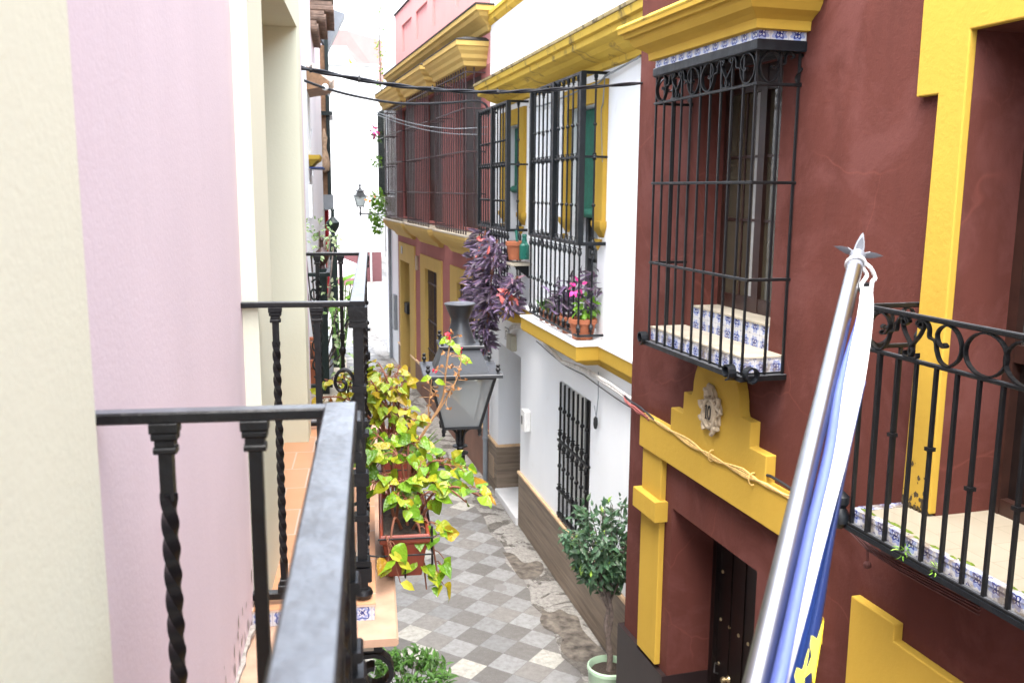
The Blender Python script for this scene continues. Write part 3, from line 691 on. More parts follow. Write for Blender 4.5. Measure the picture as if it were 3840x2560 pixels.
# top course, cornice, string course
b=MB(); b.mould(7.55,15.76,0,[(0,8.02),(.03,8.04),(.07,8.07),(.07,8.14),(.1,8.15),(.1,8.2),(0,8.22)],False); b.build('upper_string_course',M['yellow_old'],W)
b=MB(); b.mould(7.55,15.0,0,[(0,6.6),(.05,6.61),(.06,6.67),(.14,6.69),(.22,6.72),(.27,6.76),(.36,6.775),(.385,6.785),(.385,6.85),(.43,6.86),(.44,6.93)],False); co=b.build('cornice',M['yellow_old'],W)
b=MB(); b.mould(7.55,15.0,0,[(.3,6.925),(.455,6.932),(.46,6.965),(.4,6.985),(0,7.1)],False); b.build('lichen_cap',M['moss'],co)
b=MB(); b.mould(7.56,15.74,0,[(0,3.29),(.03,3.31),(.04,3.36),(.075,3.39),(.11,3.41),(.12,3.43),(.12,3.574)],False)
for a,c in ((9.62,11.98),(13.05,15.35)): b.mould(a,c,.33,[(-.25,3.3),(-.12,3.33),(-.0,3.385),(.04,3.4),(.055,3.42),(.055,3.577)])
sc_=b.build('string_course',M['yellow'],W)
b=MB(); b.box((7.56,0,3.575),(15.74,.13,3.597)); b.bbox((9.55,0,3.578),(12.05,.395,3.603),.004); b.bbox((12.98,0,3.578),(15.42,.395,3.603),.004); b.build('ledge_top',M['white'],sc_)
for nm,(a,c,z0,z1,_) in (('w2',H2),('w1',H1)):
    wi=MB(); wi.box((a,-.31,z0),(c,-.28,z1)); win=wi.build('balcony_window',M['greydoor'],W)
    f=MB()
    for x0,x1 in ((a,a+.09),(c-.09,c),((a+c)/2-.05,(a+c)/2+.05)): f.box((x0,-.28,z0),(x1,-.2,z1))
    for z in (z0,z0+.85,z1-.12): f.box((a+.09,-.279,z),(c-.09,-.21,z+.12))
    f.build('window_frame',M['greydoor'],win)
    f=MB(); f.box((a+.09,-.262,z0+.97),(c-.09,-.255,z1-.12)); f.box((a+.09,-.2625,z0+.3),(c-.09,-.2555,z0+.8)); f.build('pane',M['pane_pale'],win)
    f=MB(); bz=5.02 if nm=='w2' else 5.3
    f.box((a+.03,-.13,bz),(c-.03,-.115,z1-.02)); f.tube([(a+.02,-.1,bz),(c-.02,-.1,bz)],.055,12); f.build('roller_blind',M['blind'],win)
    s=MB()
    for x0,x1 in ((a-.26,a),(c,c+.26)):
        s.box((x0,0,4.95),(x1,.05,6.5))
        s.mould(x0+.02,x1-.02,0.03,[(-.06,4.73),(-.02,4.78),(.0,4.82),(.03,4.86),(.05,4.9),(.05,4.955)])
        s.lathe([(.001,-.13),(.03,-.08),(.05,0)],((x0+x1)/2,.04,4.75),8)
    s.box((a,0,6.272),(c,.05,6.5)); s.build('yellow_surround',M['yellow'],win)
def wgrille(u0,u1,label):
    b=MB(); N=.3
    for z,t in ((6.555,.016),(5.66,.013),(4.705,.02),(3.665,.014)):
        b.bbox((u0-.01,N-t,z-t),(u1+.01,N+t,z+t),.004); b.bbox((u0-t,0,z-t),(u0+t,N,z+t),.004); b.bbox((u1-t,0,z-t),(u1+t,N,z+t),.004)
    for u in (u0,(u0+u1)/2,u1): b.bbox((u-.035,N-.032,4.7),(u+.035,N+.032,6.56),.006)
    g=b.build('window_grille',M['iron_blue'],W)
    kn=[(1.78,.02,'vaseup'),(1.3,.018,'ball'),(.98,.022,'vase'),(.93,.02,'vaseup'),(.42,.018,'ball'),(.05,.022,'vase')]
    q=bar_mesh(1.84,.0115,[(a,b*1.3,c) for a,b,c in kn]); up=q.build('bar',M['iron_blue'],g,loc=(u0+.15,N,4.71))
    q=bar_mesh(1.04,.0115,[(.98,.03,'vase'),(.48,.026,'ball'),(.06,.03,'vaseup')]); lo=q.build('bar',M['iron_blue'],g,loc=(u0,N,3.66))
    h=(u1-u0)/2
    for s in (0,1):
        for k in range(5):
            if s==0 and k==0: continue
            copy_part(up,g,(u0+.15+s*h+k*(h-.3)/4,N,4.71))
    for k in range(1,12): copy_part(lo,g,(u0+(u1-u0)*k/11,N,3.66))
    for u in (u0,u1):
        copy_part(up,g,(u,.15,4.71)); copy_part(lo,g,(u,.15,3.66))
wgrille(9.76,11.86,''); wgrille(13.2,15.25,'')
# ground floor window
b=MB(); b.box((10.13,-.2,.93),(11.38,-.17,2.81)); lw=b.build('ground_window',M['dark'],W)
b=MB(); b.box((10.75,-.169,1.5),(10.78,-.14,2.81)); b.box((10.15,-.168,1.5),(10.5,-.16,2.7)); b.build('pane',M['pane_pale'],lw)
b=MB(); b.box((10.8,-.168,1.2),(11.36,-.155,2.78)); b.build('net_curtain',M['curtain'],lw)
b=MB()
for z in (2.0,1.32): b.bbox((10.1,.0,z-.015),(11.4,.035,z+.015),.004)
b.bbox((10.13,-.02,.95),(11.38,.03,1.0),.004); gg=b.build('ground_grille',M['iron'],lw)
q=bar_mesh(1.86,.015,[(1.5,.03,'ball'),(1.2,.032,'vase'),(.95,.032,'vaseup'),(.72,.03,'ball'),(.45,.03,'vase')]); bb=q.build('bar',M['iron'],lw,loc=(10.2,.02,.94))
for k in range(1,7): copy_part(bb,lw,(10.2+k*.185,.02,.94))
# entry fittings
b=MB(); b.box((14.28,0,2.86),(14.56,.012,3.06)); npl=b.build('number_plate',M['grey'],W)
b=MB()
b.box((14.295,.011,2.875),(14.545,.0135,3.045)); b.build('plate_face',M['box_white'],npl)
b=MB(); b.ribbon([(14.49,2.995),(14.465,3.02),(14.465,2.9)],.018,.0125,.016); b.ribbon([(14.42,3.0),(14.395,3.02),(14.36,3.01),(14.35,2.98),(14.42,2.9),(14.345,2.9)],.018,.0125,.016); b.build('numeral',M['ink'],npl)
b=MB(); b.bbox((13.78,0,2.78),(14.1,.09,3.02),.012); b.build('junction_box',M['box_beige'],W)
b=MB(); b.bbox((12.86,0,1.72),(13.1,.1,2.02),.02); ic=b.build('intercom',M['box_white'],W)
b=MB(); b.box((13.0,.099,1.8),(13.06,.104,1.93)); b.build('speaker_panel',M['ink'],ic)

# whitewashed cable run and hanging plug
t=thing('whitewashed_cable','whitewashed cable bundle sagging along the white wall below the yellow ledge','cable bundle',FW.w(8.8,.0,3.2),FW.rz); random.seed(4)
b=MB()
for k in range(5):
    o=random.uniform(-.025,.02); strand(b,[(-1.2,.06,.02+o),(-.4,.05,-.05+o),(.5,.07,-.02+o),(1.3,.1,.0+o),(1.75,.2,.0+o*.6),(2.2,.13,-.04+o*.4),(3.0,.06,-.02+o),(3.6,.05,.03+o),(4.3,.08,.06+o),(4.9,.1,-.02+o),(5.2,.06,-.1)],.017,.006)
b.build('cable',M['cable_white'],t)
b=MB(); strand(b,[(-1.2,.07,-.04),(-.04,.07,-.12),(1.3,.11,-.06),(2.2,.1,-.09),(3.6,.06,-.03)],.007,.004); b.build('dark_cable',M['cable'],t)
t=thing('hanging_plug','black plug hanging on a thin cord beside the low barred window','plug',FW.w(9.72,.03,3.2),FW.rz)
b=MB(); b.tube([(.0,.03,.05),(.04,.01,-.25),(.1,.01,-.52)],.006,5); b.tube([(.1,.01,-.52),(.17,.0,-.44),(.22,-.01,-.4)],.005,5); b.build('cord',M['grey'],t)
b=MB(); b.lathe([(.01,0),(.024,-.02),(.027,-.09),(.017,-.14),(.001,-.15)],(.1,.015,-.5),10); b.build('plug_body',M['ink'],t)

# ================================================================== PINK HOUSE
P=thing('pink_house','salmon pink house with yellow moulded hoods over three brown barred bay windows','house',FP.w(0,0,0),FP.rz)
CG=[(.33,2.85),(3.72,6.3),(7.03,9.78)]
WH=[(a+.28,c-.28,4.55,7.36,.16) for a,c in CG]
D0=(7.97,9.43,.2,3.39,.5); W1_=(4.46,5.86,1.12,3.45,.22); W2_=(1.0,2.47,1.12,3.45,.22)
b=MB(); b.sheet(0,9.95,-.05,7.42,0,WH+[D0,W1_,W2_]); b.build('lower_wall',M['rust'],P)
b=MB(); b.sheet(0,9.95,7.42,9.87,0,[(.9,2.6,8.78,9.45,.05),(3.4,4.9,8.78,9.45,.05),(5.5,6.9,8.78,9.45,.05),(7.5,8.9,8.78,9.45,.05)]); 
for u0,u1 in ((.9,2.6),(3.4,4.9),(5.5,6.9),(7.5,8.9)): b.quad((u0,-.05,8.78),(u0,-.05,9.45),(u1,-.05,9.45),(u1,-.05,8.78))
b.body(0,9.95,-.05,9.87,0,-6); b.build('upper_wall',M['pink'],P)
b=MB(); b.bbox((-.02,-.3,9.871),(9.97,.04,9.91),.005); b.build('parapet_cap',M['dark'],P)
b=MB(); b.mould(.0,9.7,0,[(0,7.93),(.05,7.95),(.08,8.03),(.16,8.09),(.25,8.14),(.28,8.2),(.33,8.22),(.33,8.3)],True); cn=b.build('cornice',M['ochre'],P)
b=MB(); b.mould(.0,9.7,0,[(.33,8.301),(.345,8.305),(.345,8.33),(0,8.36)],True); b.build('cornice_cap',M['dark'],cn)
for a,c in CG:
    hd=MB(); hd.mould(a-.04,c+.04,.36,[(0,7.385),(.04,7.4),(.05,7.47),(.1,7.52),(.11,7.58),(.16,7.64),(.18,7.7),(.21,7.71),(.21,7.79)]); h=hd.build('window_hood',M['ochre'],P)
    q=MB(); q.mould(a-.04,c+.04,.36,[(.21,7.791),(.22,7.795),(.22,7.81),(0,7.88)]); q.build('hood_cap',M['dark'],h)
    s=MB(); s.mould(a-.1,c+.1,.35,[(-.33,4.03),(-.26,4.05),(-.2,4.14),(-.1,4.2),(-.02,4.27),(.03,4.33),(.06,4.4),(.06,4.45)]); sl=s.build('window_sill',M['ochre'],P)
    q=MB(); q.bbox((a-.17,0,4.451),(c+.17,.42,4.49),.006); q.build('sill_slab',M['creamslab'],sl)
    g=MB(); N=.35
    for z in (7.3,6.69,5.95,5.215,4.56):
        g.bbox((a,N-.012,z-.012),(c,N+.012,z+.012),.003)
        for u in (a,c): g.bbox((u-.012,0,z-.012),(u+.012,N,z+.012),.003)
    gr=g.build('window_grille',M['iron_red'],P)
    q=bar_mesh(2.9,.0125); br=q.build('bar',M['iron_red'],gr,loc=(a,N,4.49))
    for k in range(1,14): copy_part(br,gr,(a+(c-a)*k/13,N,4.49))
    copy_part(br,gr,(a,.2,4.49))
    q=MB(); q.box((a+.28,-.17,4.55),(c-.28,-.14,7.36)); wd=q.build('shuttered_window',M['wood'],P)
    q=MB(); q.box((a+.4,-.139,5.5),((a+c)/2-.08,-.13,7.2)); q.box(((a+c)/2+.08,-.139,5.5),(c-.4,-.13,7.2)); q.build('pane',M['pane_dark'],wd)
for u in (3.28,6.66):
    b=MB(); b.prism([(0,7.4),(0,7.8),(.3,7.8),(.27,7.7),(.12,7.6)],u-.09,u+.09,axis=0); b.build('hood_corbel',M['ochre'],P)
def frame_part(a,c,oa,oc,zt,ot,z0):
    f=MB(); f.box((a,0,z0),(oa,.035,ot)); f.box((oc,0,z0),(c,.035,ot)); f.box((a,0,ot),(c,.035,zt)); return f
def reveal(f,oa,oc,z0,ot,d,t=.02):
    f.box((oa,-d,z0),(oa+t,.03,ot)); f.box((oc-t,-d,z0),(oc,.03,ot)); f.box((oa+t,-d,ot-t),(oc-t,.03,ot))
f=frame_part(7.25,9.6,7.97,9.43,3.86,3.39,.3); reveal(f,7.97,9.43,.3,3.39,.5); ds=f.build('door_surround',M['ochre'],P)
f=MB(); f.box((7.97,-.52,.2),(9.43,-.48,3.39)); f.build('door',M['wood'],P)
f=MB(); f.bbox((9.0,-.2,1.9),(9.4,-.06,2.2),.02); f.build('letter_box',M['ink'],P)
for (a,c,oa,oc) in ((3.97,6.46,4.46,5.86),(.35,3.09,1.0,2.47)):
    f=frame_part(a,c,oa,oc,3.735,3.455,.98); reveal(f,oa,oc,1.12,3.455,.2); f.box((oa,0,.98),(oc,.035,1.12)); fr=f.build('window_surround',M['ochre'],P)
    f=MB(); f.box((oa,-.22,1.12),(oc,-.19,3.45)); lw=f.build('ground_window',M['wood'],P)
    f=MB(); f.box((oa+.2,-.189,1.9),(oc-.2,-.18,3.3)); f.build('pane',M['pane'],lw)
    f=MB()
    for z in (3.1,2.2,1.5): f.bbox((oa,-.06,z-.015),(oc,-.03,z+.015),.003)
    g=f.build('ground_grille',M['iron_red'],lw)
    q=bar_mesh(2.33,.012); br=q.build('bar',M['iron_red'],lw,loc=(oa+.08,-.045,1.12))
    for k in range(1,9): copy_part(br,lw,(oa+.08+k*(oc-oa-.16)/8,-.045,1.12))
f=MB(); f.box((.0,0,-.02),(7.97,.03,.94)); f.box((9.43,0,.1),(9.93,.03,.96)); f.box((7.95,-.48,.1),(7.972,.028,1.15)); dd=f.build('sandstone_dado',M['reddado'],P)
f=MB(); f.bbox((.0,0,.941),(7.95,.05,.985),.005); f.bbox((9.45,0,.961),(9.93,.05,1.0),.005); f.build('dado_cap',M['stone_cap'],dd)
f=MB(); f.bbox((7.98,-.48,.18),(9.42,.12,.36),.01); f.build('doorstep',M['reddado'],P)
f=MB(); f.box((9.0,.035,3.56),(9.18,.05,3.76)); f.build('number_plate',M['grey'],P)
f=MB(); f.bbox((6.8,0,3.3),(7.0,.06,3.65),.01); f.build('junction_box',M['stone'],P)
f=MB(); f.bbox((.35,.03,1.0),(1.2,.1,1.75),.01); f.bbox((1.3,.03,1.02),(1.9,.1,1.7),.01); f.build('meter_box',M['box_white'],P)
t=thing('drainpipe','thin grey metal drainpipe standing on the paving between the pink and white houses','drainpipe',(3.36,15.55,0))
b=MB(); b.tube([(0,0,.02),(0,0,3.2)],.045,10); b.build('pipe',M['grey'],t)
b=MB()
for z in (.9,1.9,2.9): b.lathe([(.047,-.025),(.056,-.02),(.056,.02),(.047,.025)],(0,0,z),10)
b.build('pipe_clamp',M['grey'],t)
# ================================================================== LILAC HOUSE (left)
L=thing('lilac_house','lilac plastered house on the left with cream door surrounds and black iron balconies','house',FL.w(0,0,0),FL.rz)
def LB(b,name,mat,par,loc=None,**k): return b.build(name,mat,par,left=True,loc=loc,**k)
b=MB(); b.sheet(-16,3.0,0,7.9,0,[(0,2.18,3.7,6.6,.35),(-3.72,-1.8,3.7,6.6,.35)]); b.body(-16,3.0,0,7.9,0,-6); LB(b,'wall',M['lilac'],L)
for u0,a,c,u1 in ((-.016,.39,2.0,2.195),(-3.74,-3.3,-2.2,-1.785)):
    b=MB(); b.box((u0,-.35,3.7),(a,.05,6.62)); b.box((c,-.35,3.7),(u1,.05,6.62)); b.box((a,-.35,6.12),(c,.05,6.62)); ds=LB(b,'door_surround',M['cream'],L)
    b=MB(); b.box((a,-.37,3.9),(c,-.33,6.12)); LB(b,'balcony_door',M['wood'],L)
# chipped render along the wall foot
b=MB(); random.seed(8)
for k in range(46):
    u=-1.0+1.0*random.random(); z=3.87+random.random()**3*.16; r=.004+random.random()*.009
    n=9; b.add([(u,.0025,z)]+[(u+r*(.6+.5*random.random())*math.cos(2*PI*i/n)*.8,.0022,z+r*(1.0+1.5*random.random())*math.sin(2*PI*i/n)) for i in range(n)],[(0,1+i,1+(i+1)%n) for i in range(n)])
tag(LB(b,'chipped_plaster',M['chip'],L),kind='stuff')
b=MB(); pts=[(-1.4+.04*i,.008+.012*random.random()) for i in range(33)]
b.prism([(u,0) for u,_ in pts]+[(u,n) for u,n in pts[::-1]],3.862,3.874,axis=2); LB(b,'wall_foot_grit',M['chip'],L)
b=MB(); b.bbox((-1.42,0,3.8),(-.24,.11,3.86),.01); LB(b,'ledge_course',M['coping'],L)

def scroll_panel(b,u0,z0,w,h,n,kind='uz'):
    # pair of opposed C scrolls filling a gap between two balusters
    for s,zz in ((1,z0),(-1,z0+h)):
        pts=[(u0+w*.15,zz+s*h*.06),(u0+w*.55,zz+s*h*.0),(u0+w*.95,zz+s*h*.14),(u0+w*.75,zz+s*h*.3),(u0+w*.3,zz+s*h*.42),(u0+w*.08,zz+s*h*.3),(u0+w*.25,zz+s*h*.2),(u0+w*.5,zz+s*h*.25),(u0+w*.45,zz+s*h*.3)]
        P3=catmull(pts,5)
        b.tube([((p[0],n,p[1]) if kind=='uz' else (n,p[0],p[1])) for p in P3],.006,6)
def balcony(u0,u1,zt,zb,near,zf,name):
    # u0 = near rail, u1 = far rail; slab to n=.48
    b=MB(); b.box((u0-.1,0,3.77),(u1+.16,.4,3.818)); bal=LB(b,'balcony',M['creamslab'],L)
    b=MB(); b.bbox((u0-.17,0,3.8185),(u1+.24,.482,3.8455),.007); LB(b,'coping',M['coping'],bal)
    b=MB(); b.box((u0-.03,0,3.846),(u1+.08,.405,zf-.004)); tb=LB(b,'tile_band',M['tile_b'],bal)
    b=MB(); b.box((u0-.033,-.33,zf-.0035),(u1+.085,.409,zf+.006)); LB(b,'floor',M['floortile'],bal)
    b=MB()
    b.bbox((u0,-.0,zt-.018),(u0+.032,.346,zt),.003); b.bbox((u1-.032,0,zt-.018),(u1,.346,zt),.003); b.bbox((u0-.002,.342,zt-.019),(u1+.002,.392,zt+.001),.003); LB(b,'top_rail',M['iron_near'],bal)
    b=MB()
    b.bbox((u0,-.0,zb-.026),(u0+.032,.37,zb),.004); b.bbox((u1-.032,0,zb-.026),(u1,.37,zb),.004); b.bbox((u0-.002,.352,zb-.027),(u1+.002,.384,zb+.001),.004); LB(b,'bottom_rail',M['iron_near'],bal)
    h=zt-zb-.02
    def caps(b):
        for zz,ww,hh in ((h-.005,.0205,.018),(h-.019,.0185,.012),(h-.03,.0145,.014),(h-.041,.0165,.011)): b.bbox((-ww*.8,-ww,zz-hh/2),(ww*.8,ww,zz+hh/2),.003)
        for zz,ww,hh in ((.012,.021,.026),(.034,.015,.018)): b.bbox((-ww*.9,-ww,zz-hh/2),(ww*.9,ww,zz+hh/2),.003)
    t=MB(); m=110; z0,z1=.1,h-.11
    t.tube([(0,0,.02)]+[(0,0,.07+.0*i) for i in range(1)]+[(0,0,z0+(z1-z0)*i/m) for i in range(m+1)],.0135,4,smooth=True,twist=.26,rot=PI/4,cap=True)
    t.box((-.01,-.01,z1-.01),(.01,.01,h-.03)); caps(t)
    p=MB(); p.box((-.0102,-.0102,.03),(.0102,.0102,h-.03)); caps(p)
    for zz in (h*.52,): p.bbox((-.0155,-.0155,zz-.016),(.0155,.0155,zz+.016),.003)
    for zz in (h*.34,): p.bbox((-.013,-.013,zz-.008),(.013,.013,zz+.008),.003)
    p.lathe([(.0105,-.03),(.02,-.008),(.02,.008),(.0105,.03)],(0,0,h*.43),10)
    first={}
    def put(kind,u,n):
        if kind not in first: first[kind]=LB(t if kind=='t' else p,'twisted_baluster' if kind=='t' else 'baluster',M['iron_near'],bal,loc=(u,n,zb))
        else: copy_part(first[kind],bal,(u,n,zb),left=True)
    for u in (u0+.016,u1-.016):
        put('t',u,.105); put('p',u,.237)
    k=0; u=u0+.15
    while u<u1-.1:
        put('t' if k%2 else 'p',u,.368); k+=1; u+=.125
    for u in (u0+.016,u1-.016):
        c=MB(); c.box((-.0165,-.0165,-.02),(.0165,.0165,h-.03)); 
        for zz,ww,hh in ((h-.012,.032,.03),(h-.036,.028,.02),(h-.056,.03,.018)): c.bbox((-ww,-ww,zz-hh/2),(ww,ww,zz+hh/2),.003)
        for zz,ww,hh in ((h*.72,.024,.02),(h*.60,.026,.018),(h*.56,.03,.014),(h*.40,.027,.045),(h*.26,.026,.02),(.05,.03,.05),(.09,.026,.02)): c.bbox((-ww,-ww,zz-hh/2),(ww,ww,zz+hh/2),.004)
        c.lathe([(.012,-.002),(.028,-.01),(.034,-.024),(.029,-.037),(.012,-.043),(.001,-.0435)],(0,0,0),14); LB(c,'corner_post',M['iron_near'],bal,loc=(u,.368,zb))
    s=MB()
    for un in (u0+.016,u1-.016):
        zc=zb+h*.74
        s.tube([(p[0],un,p[1]) if 0 else (un,p[0],p[1]) for p in catmull([(.355,zc-.02),(.345,zc+.025),(.322,zc+.045),(.298,zc+.03),(.29,zc+.0),(.302,zc-.025),(.32,zc-.022),(.325,zc-.004),(.314,zc+.006)],5)],.0062,6)
        s.tube([(un,p[0],p[1]) for p in catmull([(.355,zc-.04),(.335,zc-.075),(.3,zc-.105),(.27,zc-.12),(.252,zc-.16)],5)],.006,6)
        s.tube([(un,p[0],p[1]) for p in catmull([(.355,zb+.3),(.3,zb+.26),(.262,zb+.18),(.28,zb+.1),(.32,zb+.08),(.34,zb+.12),(.32,zb+.15),(.305,zb+.13)],5)],.006,6)
    u=u0+.04; k=0
    while u<u1-.2:
        if k%2==0: scroll_panel(s,u,zb+.05,.1,h*.42,.368); scroll_panel(s,u,zb+h*.5,.1,h*.4,.368)
        u+=.125; k+=1
    LB(s,'scrollwork',M['iron_near'],bal)
    for ub in (u0-.03,(u0+u1)/2,u1-.1):
        s=MB(); s.box((ub-.025,0,3.74),(ub+.025,.43,3.798))
        sp=[(.02,3.4),(.1,3.46),(.2,3.62),(.3,3.715)]+[(.4+(.075-.0033*i)*math.cos(PI*.62-i*.42),3.655+(.075-.0033*i)*math.sin(PI*.62-i*.42)) for i in range(17)]
        s.ribbon(sp,.016,ub-.025,ub+.025,'nz'); LB(s,'scroll_bracket',M['iron'],bal)
    return bal
balcony(-.05,2.3,4.937,3.95,True,3.9,'')
balcony(-4.4,-1.622,4.968,3.975,False,3.9,'')

# ================================================================== FAR LEFT WHITE HOUSE
Mh=thing('white_corner_house','tall white house beyond the lilac one with a small tiled hood and brown bay','house',FM.w(0,0,0),FM.rz)
def MBd(b,name,mat,par,loc=None): return b.build(name,mat,par,left=True,loc=loc)
NI=(8.7,9.5,5.85,6.75,.14)
b=MB(); b.sheet(-.25,22,0,13.5,0,[NI,(9.9,10.5,5.5,5.8,.1),(9.9,10.4,6.15,6.3,.1),(.55,1.35,3.9,6.4,.2)]); b.body(-.25,22,0,13.5,0,-6); MBd(b,'wall',M['white'],Mh)
b=MB(); b.box((.55,-.22,3.9),(1.35,-.18,6.4)); b.box((8.7,-.16,5.85),(9.5,-.13,6.75)); MBd(b,'shuttered_window',M['box_white'],Mh)
b=MB(); b.prism([(0,6.78),(0,7.12),(.1,7.1),(.34,6.9),(.34,6.84)],8.45,9.75,axis=0); hd=MBd(b,'window_hood',M['brownwood'],Mh)
b=MB()
for k in range(8): b.tube([(8.52+.165*k,.05,7.12),(8.52+.165*k,.38,6.9)],.07,8)
MBd(b,'roof_tile',M['roof_pale'],hd)
b=MB(); b.mould(8.55,9.65,0,[(0,5.62),(.05,5.64),(.1,5.7),(.16,5.74),(.18,5.8)]); sl=MBd(b,'window_sill',M['yellow_old'],Mh)
b=MB(); b.box((8.4,0,5.6),(9.8,.22,5.619)); MBd(b,'blue_edge',M['flagblue'],sl)
b=MB(); b.bbox((8.0,0,4.85),(8.6,.05,5.35),.01); MBd(b,'meter_box',M['box_white'],Mh)
# high balcony with tiled corbel
b=MB(); b.box((11.2,0,8.63),(13.4,.42,8.73)); ub=MBd(b,'upper_balcony',M['creamslab'],Mh)
for n_,z_ in ((.14,8.1),(.28,8.27),(.42,8.44)):
    b=MB()
    b.box((11.22,0,z_+.1),(13.38,n_-.03,z_+.165))
    for k in range(13): b.tube([(11.28+.17*k,0,z_+.06),(11.28+.17*k,n_,z_+.05)],.068,9)
    MBd(b,'tile_corbel',M['roof'],ub)
b=MB()
for z in (8.83,9.68): b.bbox((11.2,.39,z-.015),(13.4,.42,z+.015),.004); b.bbox((11.2,0,z-.015),(11.23,.42,z+.015),.004)
rl_=MBd(b,'railing',M['iron_green'],ub)
q=bar_mesh(.9,.01); q0=MBd(q,'baluster',M['iron_green'],ub,loc=(11.22,.405,8.78))
for k in range(1,17): copy_part(q0,ub,(11.22+.136*k,.405,8.78),left=True)
for n in (.1,.2,.3): copy_part(q0,ub,(11.22,n,8.78),left=True)
# brown timber bay
b=MB(); b.box((19.2,0,4.9),(21,.12,9.0)); by=MBd(b,'timber_bay',M['brownwood'],Mh)
b=MB(); b.box((19.15,.12,4.9),(19.3,.22,10.5)); MBd(b,'bay_post',M['iron_green'],by)
b=MB(); b.bbox((19.0,.0,4.72),(21.1,.25,5.12),.01); MBd(b,'bay_base',M['grey'],by)
b=MB(); b.bbox((19.05,.0,7.2),(21,.29,7.3),.005); MBd(b,'bay_cornice',M['iron_green'],by)
b=MB(); b.lathe([(.02,1.1),(.1,.85),(.06,.6),(.12,.4),(.17,.15),(.12,.0),(.03,-.05)],(19.0,.06,5.75),9,sy=.9); MBd(b,'bundled_awning',M['tancloth'],by)
b=MB(); b.prism([(.02,9.2),(.02,9.85),(.2,10.0),(.68,9.85),(.6,9.7),(.2,8.9)],19.4,20.2,axis=0); MBd(b,'bracketed_eave',M['grey'],Mh)
b=MB(); b.box((20,.01,2.0),(21.6,.1,4.7)); MBd(b,'red_blind',M['redcloth'],Mh)
# plant balcony
b=MB(); b.bbox((.05,0,3.76),(1.75,.5,3.84),.01); pb=MBd(b,'plant_balcony',M['creamslab'],Mh)
b=MB(); b.bbox((.12,.0,4.70),(.15,.4,4.725),.003); b.bbox((.12,.37,4.70),(1.6,.4,4.725),.003); b.bbox((.12,.37,3.92),(1.6,.4,3.945),.003); b.bbox((.12,.0,3.92),(.15,.4,3.945),.003)
for n in (.08,.22): b.tube([(.135,n,3.9),(.135,n,4.7)],.007,6)
for n in (.03,.14,.26): scroll_panel(b,n,3.98,.09,.34,.135,'nz'); scroll_panel(b,n,4.34,.09,.34,.135,'nz')
MBd(b,'railing',M['iron_green'],pb)
for u,n,zt in ((.3,.345,4.74),(1.3,.415,4.92)):
    b=MB(); b.bbox((u-.03,n-.03,3.84),(u+.03,n+.03,zt),.006); po=MBd(b,'green_post',M['iron_green'],pb)
    b=MB(); b.lathe([(.022,0),(.016,.02),(.03,.035),(.052,.075),(.056,.105),(.05,.112),(.03,.13),(.014,.15),(.012,.19),(.018,.2),(.012,.215),(.001,.225)],(u,n,zt),14); MBd(b,'urn_finial',iron('brown_iron',(.05,.022,.018),.35) if u<1 else M['iron_green'],po)

# ================================================================== far buildings
E=thing('white_end_house','white house closing the far end of the street with a dark red painted base','house',(2.5,44.5,gz(44.5)))
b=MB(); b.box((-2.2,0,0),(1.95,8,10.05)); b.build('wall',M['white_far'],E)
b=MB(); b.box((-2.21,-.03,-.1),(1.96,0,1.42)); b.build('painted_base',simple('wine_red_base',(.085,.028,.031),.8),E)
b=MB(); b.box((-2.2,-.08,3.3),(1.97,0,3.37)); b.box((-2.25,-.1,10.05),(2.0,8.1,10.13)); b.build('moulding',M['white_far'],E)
b=MB(); b.prism([(-2.2,.25),(-2.2,1.25),(-.1,1.25),(1.0,.75),(.95,.3)],-1.2,-.05); b.build('ramp_wall',M['lilac'],E)
b=MB(); b.prism([(-2.2,-.1),(-2.2,.25),(.98,.3),(1.0,-.1)],-1.25,-.06); b.build('ramp_plinth',simple('dusty_rose_plinth',(.17,.075,.082),.85),E)
b=MB(); b.tube([(1.45,-.05,0),(1.45,-.05,3.2)],.04,8); b.build('pipe',M['white_far'],E)
G=thing('pink_roofed_house','house with a pale pink tiled roof showing above the far white house','house',(4.2,56,gz(56)))
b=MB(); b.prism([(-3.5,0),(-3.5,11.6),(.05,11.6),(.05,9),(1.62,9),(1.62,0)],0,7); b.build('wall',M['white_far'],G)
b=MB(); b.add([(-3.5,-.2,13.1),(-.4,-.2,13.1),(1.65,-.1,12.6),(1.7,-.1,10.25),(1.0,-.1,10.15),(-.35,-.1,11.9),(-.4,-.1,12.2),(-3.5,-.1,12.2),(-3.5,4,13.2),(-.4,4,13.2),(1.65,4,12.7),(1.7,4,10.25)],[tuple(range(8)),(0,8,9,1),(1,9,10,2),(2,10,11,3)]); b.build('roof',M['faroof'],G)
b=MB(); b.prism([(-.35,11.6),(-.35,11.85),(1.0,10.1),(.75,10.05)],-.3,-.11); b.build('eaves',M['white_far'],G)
b=MB(); b.prism([(-.25,11.2),(-.3,11.55),(.72,10.08),(.3,10.05)],-.2,-.02); b.build('yellow_eaves_board',M['yellow'],G)  # yellow painted board along the sloping eaves
S_=thing('grey_stone_house','grey stone house far down the narrow gap beyond the white end house','house',(6.5,60,gz(60)))
b=MB(); b.box((-2.2,0,0),(6,6,6.5)); b.build('wall',M['greystone'],S_)
b=MB(); b.box((-1.55,-.05,0),(-.7,.02,2.3)); b.build('door',M['wood'],S_)
Q=thing('narrow_white_house','narrow white house just beyond the pink one with a flowered window cage','house',FP.w(10,0,gz(25.8)),FP.rz)
b=MB(); b.sheet(-.04,2.1,-.1,11,0,[(.4,1.3,5,7,.15)]); b.body(-.04,2.1,-.1,11,0,-6); b.build('wall',M['white'],Q)
b=MB(); b.tube([(1.1,.06,0),(1.1,.06,4.2)],.05,8); b.build('drainpipe',M['grey'],Q)
